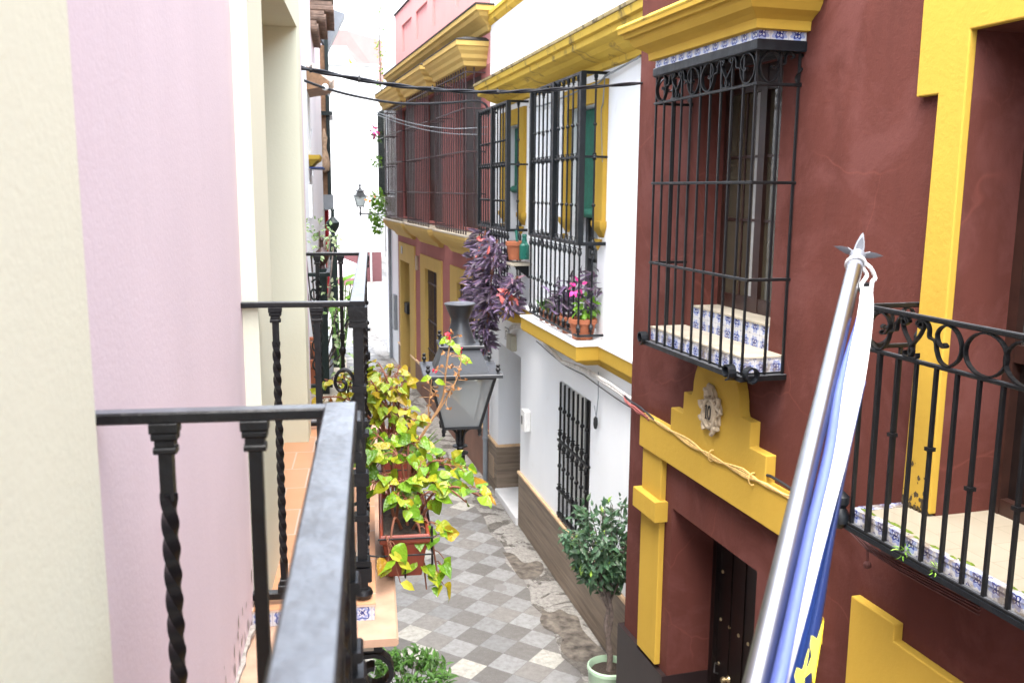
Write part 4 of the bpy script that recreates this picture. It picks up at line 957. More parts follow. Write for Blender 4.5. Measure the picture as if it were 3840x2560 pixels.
b=MB(); b.bbox((.2,0,1.0),(.55,.1,2.0),.01); b.build('meter_box',M['grey'],Q)
b=MB(); b.mould(.35,1.35,.28,[(-.3,4.3),(-.1,4.5),(.02,4.7),(.04,4.78)]); b.build('window_sill',M['white'],Q)
b=MB(); N=.3
for z in (4.85,5.6,6.4,7.15): b.bbox((.3,N-.012,z-.012),(1.4,N+.012,z+.012),.003); b.bbox((.29,0,z-.012),(.31,N,z+.012),.003); b.bbox((1.39,0,z-.012),(1.41,N,z+.012),.003)
gr=b.build('window_grille',M['iron_green'],Q)
q=bar_mesh(2.35,.014); br=q.build('bar',M['iron_green'],gr,loc=(.3,N,4.82))
for k in range(1,9): copy_part(br,gr,(.3+1.1*k/8,N,4.82))
for n in (.1,.2): copy_part(br,gr,(1.4,n,4.82)); copy_part(br,gr,(.3,n,4.82))

# ================================================================== lanterns
def lantern(name,label,loc,rz,s,arm,chim=True):
    t=thing(name,label,'street lamp',loc,rz,'wall lanterns in the street'); t.scale=(s,s,s)
    ME=M['lampmetal']; DK=M['lampdark']
    # frame bars
    zt,zb,wt,wb=.32,0,.19,.108
    b=MB()
    for sx in (-1,1):
        for sy in (-1,1): b.tube([(sx*wb,sy*wb,zb),(sx*wt,sy*wt,zt)],.011,4,rot=PI/4,smooth=False)
    for a in range(4):
        c,sn=math.cos(a*PI/2),math.sin(a*PI/2)
        for w_,z in ((wt,zt),(wb,zb)):
            b.tube([(c*w_-sn*-w_,sn*w_+c*-w_,z),(c*w_-sn*w_,sn*w_+c*w_,z)],.011,4,rot=PI/4,smooth=False)
    fr=b.build('lantern_frame',DK,t)
    for a in range(4):
        c,sn=math.cos(a*PI/2),math.sin(a*PI/2); R2=lambda x,y:(c*x-sn*y,sn*x+c*y)
        q=MB(); d=.004
        q.add([R2(wb-d,-wb)+(zb,),R2(wb-d,wb)+(zb,),R2(wt-d,wt)+(zt,),R2(wt-d,-wt)+(zt,)],[(0,1,2,3)]); q.build('glass_pane',M['lampglass'],t)
    b=MB(); b.box((-wb,-wb,-.004),(wb,wb,.004)); b.build('base_plate',ME,t)
    b=MB(); b.bbox((-.232,-.232,.325),(.232,.232,.347),.004); rf=b.build('roof_plate',ME,t)
    b=MB(); b.lathe([(.225,.0),(.158,.13),(.148,.135)],(0,0,.347),4,smooth=False,rot=PI/4); b.build('roof_hood',ME,rf)
    b=MB(); b.bbox((-.132,-.132,.483),(.132,.132,.503),.004); b.build('top_plate',ME,rf)
    if chim:
        b=MB(); b.lathe([(.098,.503),(.09,.515),(.062,.6),(.055,.625),(.055,.65),(.062,.668),(.092,.735),(.096,.738),(.09,.742),(.05,.735),(.001,.733)],(0,0,0),28); b.build('chimney',ME,rf)
    else:
        b=MB(); b.lathe([(.1,.503),(.04,.6),(.02,.64),(.06,.7),(.02,.73),(.001,.74)],(0,0,0),14); b.build('chimney',ME,rf)
    kb=None
    for w_,z in ((.205,.347),(.115,.503)):
        for sx in (-1,1):
            for sy in (-1,1):
                if kb is None:
                    q=MB(); q.lathe([(.007,0),(.01,.004),(.006,.01),(.014,.02),(.014,.03),(.007,.038),(.011,.044),(.012,.052),(.001,.06)],(0,0,0),10); kb=q.build('knob',DK,t,loc=(sx*w_,sy*w_,z))
                else: copy_part(kb,t,(sx*w_,sy*w_,z))
    for sx in (-1,1):
        for sy in (-1,1):
            q=MB(); q.lathe([(.012,-.005),(.014,-.02),(.009,-.035),(.012,-.045),(.001,-.055)],(sx*wb,sy*wb,0),8); q.build('drop_knob',DK,t)
    b=MB(); b.lathe([(.02,.0),(.02,-.11),(.024,-.115),(.024,-.13),(.045,-.135),(.048,-.142),(.02,-.15),(.022,-.17),(.05,-.178),(.052,-.186),(.03,-.195),(.03,-.3),(.034,-.32),(.001,-.34)],(0,0,0),16); b.build('stem',DK,t)
    b=MB()
    for sx in (-1,1):
        for sy in (-1,1): b.tube(catmull([(sx*.018,sy*.018,-.12),(sx*.024,sy*.024,-.06),(sx*.055,sy*.055,-.018),(sx*.1,sy*.1,-.008)],5),.007,6)
    b.build('stem_scroll',DK,t)
    b=MB(); b.lathe([(.03,.325),(.035,.3),(.03,.25),(.001,.24)],(0,0,0),12); b.build('lamp_holder',ME,t)
    b=MB(); b.bbox((-arm,-.016,-.275),(0,.016,-.245),.004); b.box((-arm-.01,-.06,-.55),(-arm+.01,.06,-.15))
    sp=[(-arm+.02,-.52),(-arm*.8,-.5),(-arm*.55,-.4),(-arm*.4,-.32)]+[(-arm*.3+(.07-.004*i)*math.cos(PI-i*.5),-.345+(.07-.004*i)*math.sin(PI-i*.5)) for i in range(14)]
    b.ribbon(sp,.012,-.012,.012); b.build('wall_bracket',DK,t)
    return t
lantern('wall_lantern','large grey lantern with frosted glass and a flared chimney on an arm beyond the flowers',FL.w(2.38,.93,3.885),FL.rz,1.0,.93)
lantern('wall_lantern','small distant black lantern on a scrolled arm in front of the far white wall',(2.18,27.8,4.776),PI-rad(-2.5)+0,.88,.86,False)

# ================================================================== cables across the street
t=thing('overhead_cable','thick twisted black cable crossing the street from wall to wall','cable',(.126,6.03,6.035))
ctrl=[(-.06,-.05,.01),(0,0,0),(.616,.32,-.051),(1.286,.72,-.035),(2.015,1.12,.048),(2.93,1.6,.178)]
b=MB(); cp=catmull(ctrl,14)
for ph in (0,PI):
    b.tube([(p[0]+.007*math.cos(i*.6+ph),p[1],p[2]+.007*math.sin(i*.6+ph)) for i,p in enumerate(cp)],.0098,6)
b.build('cable_strand',M['cable'],t)
b=MB()
for i in (6,16,23,34,45,58): p=cp[i]; b.tube([(p[0]-.008,p[1],p[2]),(p[0]+.008,p[1],p[2])],.02,7); b.tube([(p[0],p[1],p[2]),(p[0]+.004,p[1],p[2]+.03)],.003,4)
b.build('cable_tie',M['ink'],t)
t=thing('overhead_cable','thinner black cable sagging from the small tiled hood to the yellow cornice','cable',(.646,14,6.726))
b=MB(); cp=catmull([(-.35,-.3,.08),(0,0,0),(.5,.45,-.06),(1.19,1.0,-.09),(2.0,1.35,-.03),(2.5,1.6,.04),(2.72,1.72,.01),(2.8,1.78,-.1)],8); b.tube(cp,.02,7); b.build('cable_strand',M['cable'],t)
b=MB(); b.ball((-.02,0,.02),.05,10); b.build('insulator',M['box_white'],t)
t=thing('overhead_cable','pair of hair thin wires in front of the brown barred bays','cable',(.66,14,6.65))
b=MB(); b.tube(catmull([(0,0,0),(1.2,1.0,-.28),(2.0,1.4,-.36),(2.76,1.75,-.3)],8),.007,5); b.tube(catmull([(0,0,-.02),(1.2,1.0,-.33),(2.0,1.4,-.44),(2.76,1.75,-.42)],8),.006,5); b.build('wire',M['grey'],t)
t=thing('overhead_cable','grey wire running along under the white house cornice to the red hood','cable',FW.w(8.75,0,6.55),FW.rz)
b=MB(); strand(b,[(-.02,.05,.05),(.5,.06,-.0),(.95,.06,-.03),(1.2,.05,-.07),(2.2,.05,-.1),(3.3,.05,-.13),(4.2,.05,-.1)],.012,.006); strand(b,[(.95,.07,-.02),(1.02,.06,-.3),(1.1,.05,-.42),(1.02,.05,-.95)],.007,.004); b.build('wire',M['grey'],t)
t=thing('overhead_cable','faint grey wire stretched across the blank far white wall','cable',(1.2,30,5.0))
b=MB(); b.tube(catmull([(-.7,0,-.62),(.2,0,-.68),(1.6,-.5,-.55)],6),.011,5); b.build('wire',M['grey'],t)

# ================================================================== flagpole and flag
pt=Vector((1.29,1.886,5.124)); pb_=Vector((.6285,1.084,4.611)); pd=(pt-pb_).normalized()
base=pb_-pd*.8
t=thing('flagpole','polished steel flagpole slanting up from below with a grey spearhead tip','flagpole',base)
q_=pd.to_track_quat('Z','Y'); Lp=(pt-base).length
b=MB(); b.lathe([(.0182,0),(.0182,Lp),(.001,Lp)],(0,0,0),28); o=b.build('pole',M['steel'],t); o.rotation_mode='QUATERNION'; o.rotation_quaternion=q_
b=MB(); b.lathe([(.0185,Lp-.004),(.0192,Lp),(.0192,Lp+.008),(.0168,Lp+.011),(.0168,Lp+.021),(.019,Lp+.025),(.019,Lp+.032),(.0165,Lp+.036),(.0172,Lp+.05),(.0185,Lp+.054),(.0185,Lp+.06),(.012,Lp+.066),(.001,Lp+.068)],(0,0,0),24); o=b.build('end_cap',M['greyplastic'],t); o.rotation_mode='QUATERNION'; o.rotation_quaternion=q_
b=MB()
def blade(ang,tilt,L_,W_):
    c,s=math.cos(ang),math.sin(ang); V=[]
    prof=[(0,.25),(.25,.7),(.5,1),(.75,.72),(1,.03)]
    for f,wd in prof:
        r=.004+math.sin(tilt)*L_*f*(1+.3*f); z=Lp+.06+math.cos(tilt)*L_*f*(1-.35*math.sin(tilt)*f); 
        for sgn in (-1,0,1):
            x=sgn*W_*wd; rr=r+(.003 if sgn==0 else 0); V.append((c*rr-s*x,s*rr+c*x,z))
    n=len(prof); F=[]
    for i in range(n-1):
        for k in range(2): F.append((i*3+k,i*3+k+1,i*3+4+k,i*3+3+k))
    V2=[(x-c*.0035,y-s*.0035,z) for x,y,z in V]; o_=len(V)
    F2=[tuple(o_+i for i in f[::-1]) for f in F]
    b.add(V+V2,F+F2+[(i*3,i*3+3,o_+i*3+3,o_+i*3) for i in range(n-1)]+[(i*3+2,o_+i*3+2,o_+i*3+5,i*3+5) for i in range(n-1)],True)
vl=q_.inverted()@rt; a0=math.atan2(vl.y,vl.x)
for k in range(2): blade(a0+k*PI,.95,.05,.009)
for k in range(2): blade(a0+PI/2+k*PI,.75,.04,.008)
b.lathe([(.001,0),(.009,.008),(.0125,.03),(.01,.06),(.004,.1),(.0005,.112)],(0,0,Lp+.06),10,sy=.55,rot=.4)
o=b.build('spear_finial',M['greyplastic'],t); o.rotation_mode='QUATERNION'; o.rotation_quaternion=q_
FLAG=[[(1.278, 1.839, 5.086), (1.253, 1.804, 5.09), (1.257, 1.808, 5.089), (1.276, 1.814, 5.088), (1.291, 1.815, 5.088), (1.301, 1.828, 5.086), (1.285, 1.804, 5.089), (1.305, 1.832, 5.086)], [(1.208, 1.746, 5.029), (1.184, 1.711, 5.035), (1.188, 1.716, 5.034), (1.211, 1.72, 5.033), (1.231, 1.72, 5.032), (1.24, 1.733, 5.03), (1.224, 1.71, 5.034), (1.244, 1.738, 5.029)], [(1.058, 1.584, 4.926), (1.042, 1.548, 4.934), (1.055, 1.55, 4.933), (1.081, 1.554, 4.931), (1.103, 1.553, 4.931), (1.113, 1.566, 4.928), (1.097, 1.543, 4.933), (1.117, 1.57, 4.926)], [(0.939, 1.431, 4.831), (0.925, 1.395, 4.843), (0.94, 1.396, 4.841), (0.958, 1.401, 4.839), (0.974, 1.402, 4.837), (0.983, 1.415, 4.833), (0.968, 1.392, 4.841), (0.988, 1.419, 4.832)], [(0.817, 1.287, 4.741), (0.804, 1.251, 4.755), (0.819, 1.252, 4.754), (0.834, 1.258, 4.75), (0.846, 1.26, 4.748), (0.858, 1.272, 4.743), (0.847, 1.248, 4.753), (0.87, 1.274, 4.741)], [(0.719, 1.168, 4.666), (0.707, 1.132, 4.684), (0.723, 1.133, 4.682), (0.734, 1.14, 4.678), (0.742, 1.143, 4.675), (0.757, 1.154, 4.669), (0.75, 1.13, 4.681), (0.776, 1.154, 4.666)], [(0.646, 1.08, 4.611), (0.636, 1.045, 4.632), (0.653, 1.045, 4.629), (0.66, 1.053, 4.624), (0.664, 1.057, 4.621), (0.681, 1.067, 4.614), (0.678, 1.042, 4.628), (0.706, 1.066, 4.611)], [(0.585, 1.01, 4.565), (0.576, 0.974, 4.59), (0.593, 0.975, 4.587), (0.599, 0.983, 4.581), (0.602, 0.987, 4.578), (0.62, 0.996, 4.569), (0.618, 0.971, 4.585), (0.647, 0.994, 4.566)]]
S1=[(0.714, 1.088, 4.673), (0.718, 1.08, 4.67), (0.744, 1.106, 4.686), (0.718, 1.072, 4.666), (0.702, 1.052, 4.654), (0.68, 1.024, 4.638), (0.688, 1.042, 4.647), (0.672, 1.036, 4.642), (0.699, 1.061, 4.658), (0.705, 1.076, 4.666)]
S2=[(0.67, 1.051, 4.649), (0.675, 1.045, 4.647), (0.703, 1.075, 4.665), (0.681, 1.047, 4.649), (0.667, 1.028, 4.637), (0.659, 1.017, 4.631), (0.654, 1.02, 4.632), (0.658, 1.03, 4.637), (0.661, 1.041, 4.643)]
fl=thing('flag','folded blue flag with yellow stars and a white edge hanging along the steel pole','flag',FLAG[1][4])
fo=Vector(FLAG[1][4])
def cloth(i0,i1,r0=0,r1=None,sub=3):
    rows=FLAG[r0:r1]; b=MB(); cols=[catmull([r[i] for r in rows],6) for i in range(i0,i1+1)]
    G=[catmull([c[k] for c in cols],sub) for k in range(len(cols[0]))]
    m=len(G[0]); V=[p-fo for g in G for p in g]
    b.add(V,[(i*m+j,i*m+j+1,(i+1)*m+j+1,(i+1)*m+j) for i in range(len(G)-1) for j in range(m-1)],True); return b
o=cloth(0,2,1).build('folded_cloth',M['flagpale'],fl,ang=80)
o=cloth(2,4,0).build('edge_band',M['flagwhite'],fl,ang=80)
o=cloth(4,7,2).build('blue_cloth',M['flagblue'],fl,ang=80)
for o in fl.children:
    md=o.modifiers.new('thickness','SOLIDIFY'); md.thickness=.0012
for S in (S1,S2):
    b=MB(); V=[Vector(p)-fo-fw*.004 for p in S]; n=len(V); c=sum(V,Vector())/n
    b.add([c]+V,[(0,1+i,1+(i+1)%n) for i in range(n)]); b.build('printed_star',M['staryellow'],fl)
b=MB(); cpt=(pt+pd*.02)-fo
ring=[cpt+ (Vector((1,0,0)).cross(pd).normalized()*math.cos(a)+pd.cross(Vector((1,0,0)).cross(pd).normalized())*math.sin(a))*.0205 + pd*(.006*math.sin(a)) for a in [2*PI*i/24 for i in range(25)]]
b.tube(ring,.0042,7,cap=False); 
hd=Vector(FLAG[0][3])-fo
b.tube(catmull([cpt+rt*.019-fw*.01,cpt+rt*.032-upv*.012-fw*.012,cpt+rt*.043-upv*.035-fw*.008,hd+rt*.012+upv*.012,hd+rt*.01-upv*.01],6),.0045,7)
b.tube(catmull([cpt+rt*.012-fw*.014-upv*.012,cpt+rt*.022-upv*.028-fw*.012,hd-rt*.012+upv*.006,hd-rt*.012-upv*.01],6),.0045,7); b.build('tie_rope',M['flagwhite'],fl)

# ================================================================== plants
def pot_profile(r,h): return [(.001,0),(r*.72,0),(r*.93,h*.74),(r*1.0,h*.75),(r*1.04,h*.78),(r*1.04,h*.98),(r*.99,h),(r*.92,h*.97),(r*.9,h*.86),(.001,h*.86)]
def soil(t,r,z): b=MB(); b.lathe([(r,0),(.001,.012)],(0,0,z),12); return b.build('soil',M['soil'],t)
def flowerpot(label,loc,r,h,mat='terracotta',group=None,cat='flowerpot'):
    t=thing('flowerpot',label,cat,loc,0,group); b=MB(); b.lathe(pot_profile(r,h),(0,0,0),20); b.build('pot',M[mat],t); soil(t,r*.9,h*.87); return t
def rv(): return Vector((random.gauss(0,1),random.gauss(0,1),random.gauss(0,1))).normalized()
def cluster(bl,c,k,rad_,L0,L1,wr,up=.6,out=None,fold=.2,droop=.3):
    for _ in range(k):
        d=rv(); p=Vector(c)+d*rad_*random.random()**.5; dd=(d+Vector((0,0,-.15))+(out or Vector())*.5); n=Vector((0,0,up))+rv()*.55+(Vector((0,-1,.3))*.5)
        L_=random.uniform(L0,L1); bl.leaf(p,dd,n,L_,L_*wr,fold,droop*random.uniform(.4,1.4))
# planters on the balcony edge
def planter(u0,u1,label,targets,seed,k,extra=None):
    random.seed(seed); o=FL.w(0,0,0); base=FL.w(u0,.52,3.864)
    t=thing('planter',label,'planter',base,FL.rz,'red window box planters on the balcony ledge'); l=u1-u0
    b=MB(); hz=.172
    def ring(w,u_in,z): return [(-w,u_in,z),(w,u_in,z),(w,l-u_in,z),(-w,l-u_in,z)]
    R_=[ring(.062,.025,0),ring(.082,.008,hz*.78),ring(.09,.001,hz*.79),ring(.094,-.002,hz*.84),ring(.094,-.002,hz*.95),ring(.09,.002,hz),ring(.08,.012,hz*.985),ring(.078,.014,hz*.85)]
    V=[p for r in R_ for p in r]; F=[(i*4+j,i*4+(j+1)%4,i*4+4+(j+1)%4,i*4+4+j) for i in range(len(R_)-1) for j in range(4)]+[(3,2,1,0)]
    b.add(V,F); o_=b.build('box',M['redpot'],t); md=o_.modifiers.new('bevel','BEVEL'); md.width=.009; md.segments=3
    b=MB(); V=[]; nx,ny=8,16
    for i in range(ny+1):
        for j in range(nx+1): V.append((-.078+.156*j/nx,.014+(l-.028)*i/ny,hz*.86+random.random()*.014))
    b.add(V,[(i*(nx+1)+j,i*(nx+1)+j+1,(i+1)*(nx+1)+j+1,(i+1)*(nx+1)+j) for i in range(ny) for j in range(nx)],True); b.build('soil',M['soil'],t)
    b=MB()
    for z in (.095,.16):
        b.tube([(-.1,-.006,z),(.1,-.006,z)],.0035,6); b.tube([(.1,-.006,z),(.1,l+.006,z)],.0035,6)
    b.tube([(.0,-.008,.095),(.0,-.004,.04),(-.0,.02,-.004)],.0035,6); b.tube([(.102,.03,.19),(.102,.03,-.003)],.004,6); b.tube([(.102,l*.6,.19),(.102,l*.6,-.003)],.004,6); b.tube([(-.1,-.006,.095),(-.14,.0,.1)],.0035,6); b.build('wire_holder',M['iron'],t)
    p=thing('begonia',label.replace('red window box planter','yellow green begonia growing in the planter') ,'plant',FL.w(u0+l/2,.52,3.864+hz*.86),FL.rz,'begonias on the balcony ledge')
    bs=MB(); bl=MB()
    inv=lambda u,n,z:Vector((n-.52,u-(u0+l/2),z-(3.864+hz*.86)))
    for (u,n,z,kk) in targets:
        T=inv(u,n,z); r0_=Vector((random.uniform(-.04,.05),max(-l/2+.04,min(l/2-.04,T.y*.6+random.uniform(-.08,.08))),0)); r0_.x=max(-.05,min(.055,r0_.x+T.x*.2))
        mid=r0_.lerp(T,.5)+Vector((0,0,.09 if T.z>-.05 else .13)); P4=catmull([r0_,mid,T],7); bs.tube(P4,[.0065-.004*i/len(P4) for i in range(len(P4))],6)
        out=Vector((T.x,T.y,0)); out=out.normalized() if out.length>.01 else Vector((1,0,0))
        for _ in range(int(kk*1.15)):
            f=random.uniform(.5,1.0); p0=P4[int(f*(len(P4)-1))]; d=(rv()+out*.5); d.z*=.5
            q=p0+d.normalized()*random.uniform(.015,.06); bs.tube([p0,(p0+q)/2+Vector((0,0,.008)),q],.0018,4)
            L_=random.uniform(.034,.075)*k; dd=d+Vector((0,0,random.uniform(-.5,.05))); nn=Vector((0,-.65,.75))+rv()*.5
            bl.leaf2(q,dd,nn,L_,L_*random.uniform(.7,.95),random.uniform(.1,.6),random.uniform(.1,.6))
    bs.build('stems',M['stem'],p); bl.build('leaves',M['begonia' if seed==21 else 'begonia_gold'],p)
    if extra: extra(p,inv)
    return t
A=[(.45,.398,4.279),(.4,.407,4.17),(.45,.491,4.275),(.55,.55,4.3),(.6,.6,4.3),(.4,.511,4.166),(.3,.531,4.11),(.45,.616,4.205),(.4,.655,4.159),(.5,.69,4.225),(.48,.745,4.199),(.35,.604,4.09),(.6,.5,4.32),(.55,.42,4.33),(.65,.6,4.25)]
A=[(u,n,z,11) for u,n,z in A]+[(.45,.828,4.086,9),(.4,.77,4.08,4),(.25,.65,3.80,17),(.24,.6,3.8,5),(.15,.45,3.9,3)]
def dangling(p,inv):
    b=MB(); c=MB(); random.seed(31)
    for (u,n,z) in ((.17,.49,3.945),(.165,.5,3.865),(.15,.46,3.985)):
        a=inv(u,n,z); c.tube([inv(.2,.45,4.04),(inv(.17,.45,4.03)+a)/2+Vector((0,0,.02)),a],.002,5); b.leaf(a,Vector((.9,-.1,-.35)),Vector((0,-.7,.6)),.062,.036,.25,.5)
    c.build('trailing_stem',M['stem'],p); b.build('yellow_leaves',leafmat('yellowing_leaf',[(0,(.5,.5,.03)),(1,(.6,.55,.06))],.4,.3),p)
planter(.2,.7,'red window box planter nearest the camera, hanging over the balcony ledge',A,21,1.0,dangling)
Bt=[(1.35,.399,4.386),(1.4,.465,4.4),(1.5,.518,4.383),(1.6,.545,4.41),(1.4,.42,4.276),(1.5,.49,4.274),(1.4,.57,4.217),(1.5,.475,4.2),(1.4,.43,4.166),(1.5,.558,4.341),(1.3,.6,4.16),(1.6,.44,4.42),(1.7,.52,4.3),(1.8,.4,4.3),(1.9,.15,4.28),(1.9,.22,4.27),(1.8,.1,4.2),(1.85,.26,4.3)]
def tall(p,inv):
    b=MB(); f=MB(); d=MB(); lf=MB(); random.seed(5)
    main=[inv(1.45,.6,4.0),inv(1.45,.68,4.12),inv(1.47,.755,4.25),inv(1.48,.775,4.4),inv(1.5,.8,4.555)]
    side=[inv(1.45,.69,4.14),inv(1.45,.75,4.22),inv(1.45,.835,4.38),inv(1.46,.85,4.48)]
    side2=[inv(1.45,.68,4.12),inv(1.45,.685,4.22),inv(1.45,.7,4.36)]
    for s_,r in ((main,.008),(side,.005),(side2,.004)): P4=catmull(s_,8); b.tube(P4,[r*(1-.55*i/len(P4)) for i in range(len(P4))],6)
    for _ in range(46):
        s_=random.choice((side,side,main,side2)); a=catmull(s_,6); p0=a[random.randint(len(a)//3,len(a)-1)]; q=p0+rv()*.05; b.tube([p0,q],.0016,4)
        if random.random()<.62:
            for _k in range(3): d.leaf(q,rv(),rv(),.02,.014,.3,.3)
    for n,z in ((.8,4.56),(.77,4.545),(.82,4.53),(.845,4.475),(.85,4.455)): lf.leaf(inv(1.5,n,z),Vector((random.uniform(-1,1),-.2,-.2)),Vector((0,-.7,.6)),.065,.045,.15,.3)
    for n,z in ((.7,4.37),(.715,4.35)): lf.leaf(inv(1.45,n,z),Vector((random.choice((-1,1)),0,-.2)),Vector((0,-.7,.6)),.06,.04,.15,.3)
    for n,z,m in ((.785,4.575,8),(.845,4.49,10),(.72,4.39,5)):
        for _k in range(m): f.leaf(inv(1.5,n,z)+rv()*.012,rv(),rv(),.022,.017,.2,.2)
    b.build('tall_dry_stem',M['drystem'],p); d.build('withered_blossom',simple('withered_brown',(.3,.14,.05),.9),p); lf.build('stem_leaf',M['begonia'],p); f.build('red_flower',M['petal_red'],p)
    g=MB()
    for q in ((.74,4.2),(.8,4.16),(.66,4.1)): g.leaf(inv(1.25,.58,4.02),inv(1.2,q[0],q[1])-inv(1.25,.58,4.02),Vector((0,-1,.2)),.2,.012,.3,.1)
    g.build('grass_blade',M['brightgreen'],p)
planter(1.25,1.75,'red window box planter farther along the ledge, holding the tall dry stem',[(u,n,z,9) for u,n,z in Bt],22,.95,tall)
for o in list(COL.objects):
    if o.get('category')=='plant' and 'begonia' in o.name:
        o['label']='bushy yellow green begonia with trailing leaves in the nearest red planter' if o.location.y<4.0 else 'yellow begonia with a tall dry red flowered stem behind the bushy one'

# purple trailing plants on the white house
def purple(t,spots,k,L0,L1,seed,tail=None):
    random.seed(seed); b=MB(); s=MB()
    for c,r in spots:
        c=Vector(c)
        for _ in range(k):
            d=rv(); p=c+Vector((d.x*r[0],d.y*r[1],d.z*r[2]))*random.random()**.4
            dd=Vector((d.x*1.0,d.y*.9+.3,-.4+.7*random.random())); L_=random.uniform(L0,L1); b.leaf(p,dd,Vector((-.6,.5,.6))+rv()*.5,L_,L_*.33,.3,random.uniform(.1,.5))
    for c,r in spots: s.tube(catmull([Vector(c)+Vector((0,-.05,r[2])),Vector(c),Vector(c)+Vector((.02,.05,-r[2]*1.1))],5),.012,5)
    s.build('stems',M['stem'],t); b.build('leaves',M['purple'],t)
t=thing('purple_trailing_plant','long purple leaved plant cascading down from the farther caged balcony window','plant',FW.w(14.3,.42,3.6),FW.rz)
purple(t,[((-.75,.0,.7),(.4,.16,.25)),((-.75,.05,.3),(.4,.16,.3)),((-.7,.05,-.05),(.35,.14,.28)),((.1,.0,.85),(.45,.17,.2)),((.2,.02,.55),(.42,.17,.3)),((.2,.05,.2),(.42,.17,.3)),((.1,.06,-.1),(.45,.2,.28)),((-.2,.04,.55),(.55,.16,.35)),((-.35,.06,.05),(.4,.16,.3)),((-.5,.08,-.35),(.22,.1,.3)),((-.62,.1,-.6),(.14,.07,.26))],120,.1,.2,41)
b=MB(); random.seed(3)
for _ in range(8): b.leaf(Vector((-.75+random.gauss(0,.2),.2,.86+random.gauss(0,.1))),rv()+Vector((0,.5,0)),rv(),.14,.05,.2,.3)
b.build('pink_leaves',M['petal_salmon'],t)
t=thing('purple_trailing_plant','smaller purple plant with salmon flowers on the farther yellow ledge end','plant',FW.w(12.98,.27,3.6),FW.rz)
purple(t,[((.0,.05,.12),(.26,.14,.12)),((-.12,.1,.0),(.26,.15,.1)),((-.1,.0,.36),(.08,.06,.1))],70,.1,.19,42)
b=MB(); random.seed(6)
for _ in range(24): b.leaf(Vector((.0+random.gauss(0,.13),.12+random.gauss(0,.06),.13+random.gauss(0,.05))),rv()+Vector((0,.4,0)),Vector((0,.6,.6))+rv()*.5,.12,.06,.2,.4)
b.build('salmon_flower',M['petal_salmon'],t)
b=MB(); b.lathe(pot_profile(.11,.15),(0,0,0),14); b.build('pot',M['terracotta'],t)
t=flowerpot('terracotta pot hooked high on the farther window cage beside a green can',FW.w(13.08,.2,4.28),.15,.27)
t=thing('watering_can','teal green plastic can hanging on the farther window cage','watering can',FW.w(12.9,.12,4.3),FW.rz)
b=MB(); b.lathe([(.001,0),(.075,0),(.075,.2),(.045,.23),(.03,.32),(.04,.33),(.03,.36),(.001,.36)],(0,0,0),12); b.build('body',M['greenplastic'],t)
b=MB(); b.tube(catmull([(.08,0,.08),(.2,.05,.2),(.26,.06,.4)],5),[.02]*11,7); b.tube(catmull([(-.08,0,.25),(-.16,0,.22),(-.14,0,.08),(-.09,0,.05)],5),.012,6); b.build('spout',M['greenplastic'],t)
t=thing('plant_shelf','small pale bracket shelf on the wall below the hooked pot','shelf',FW.w(13.1,.0,4.0),FW.rz)
b=MB(); b.bbox((-.2,0,.2),(.2,.32,.24),.006); b.build('shelf_board',M['creamslab'],t); b=MB(); b.prism([(0,0),(0,.2),(.25,.2)],-.015,.015,axis=0); b.build('shelf_bracket',M['iron'],t)
# pots behind the nearer white house grille
names=['small clay pot of green succulent farthest left behind the nearer cage','second small clay pot of succulent behind the nearer cage bars','third small clay pot of green succulent in the row on the yellow ledge','small clay pot of purple shoots in the middle of the ledge row']
for i,u in enumerate((11.5,11.25,11.0,10.72)):
    random.seed(50+i); t=flowerpot(names[i],FW.w(u,.19,3.605),.095,.16,'terracotta','clay pots behind the nearer window cage')
    b=MB()
    if i<3:
        for _ in range(70): b.leaf(Vector((random.gauss(0,.035),random.gauss(0,.035),.14+random.random()*.1)),rv()+Vector((0,0,1.2)),rv(),random.uniform(.05,.1),.02,.2,.1)
        b.build('leaves',M['green'],t)
    else:
        for _ in range(60): b.leaf(Vector((random.gauss(0,.06),random.gauss(0,.04),.16+random.random()*.32)),rv()+Vector((0,0,.3)),rv(),random.uniform(.1,.18),.04,.25,.4)
        b.build('leaves',M['purple'],t)
t=flowerpot('large clay pot with pink flowers at the near corner of the window cage',FW.w(9.93,.19,3.605),.16,.24,'terracotta','clay pots behind the nearer window cage'); random.seed(60)
b=MB(); cluster(b,(0.05,0,.36),60,.13,.06,.1,.6); b.build('leaves',M['brightgreen'],t)
b=MB(); cluster(b,(-.08,0,.6),16,.08,.05,.08,.7); b.build('pink_flower',M['petal_pink'],t)
b=MB(); 
for _ in range(50): b.leaf(Vector((.15+random.gauss(0,.14),random.gauss(0,.06),.35+random.random()*.4)),rv()+Vector((0,0,.2)),rv(),random.uniform(.1,.17),.04,.25,.4)
b.build('purple_leaves',M['purple'],t)
t=flowerpot('clay pot standing between the big flowered pot and the small row',FW.w(10.4,.19,3.605),.13,.2,'terracotta','clay pots behind the nearer window cage'); random.seed(61)
b=MB()
for _ in range(90): b.leaf(Vector((random.gauss(0,.11),random.gauss(0,.06),.2+random.random()*.45)),rv()+Vector((0,0,.3)),rv(),random.uniform(.1,.18),.04,.25,.4)
b.build('leaves',M['purple'],t)

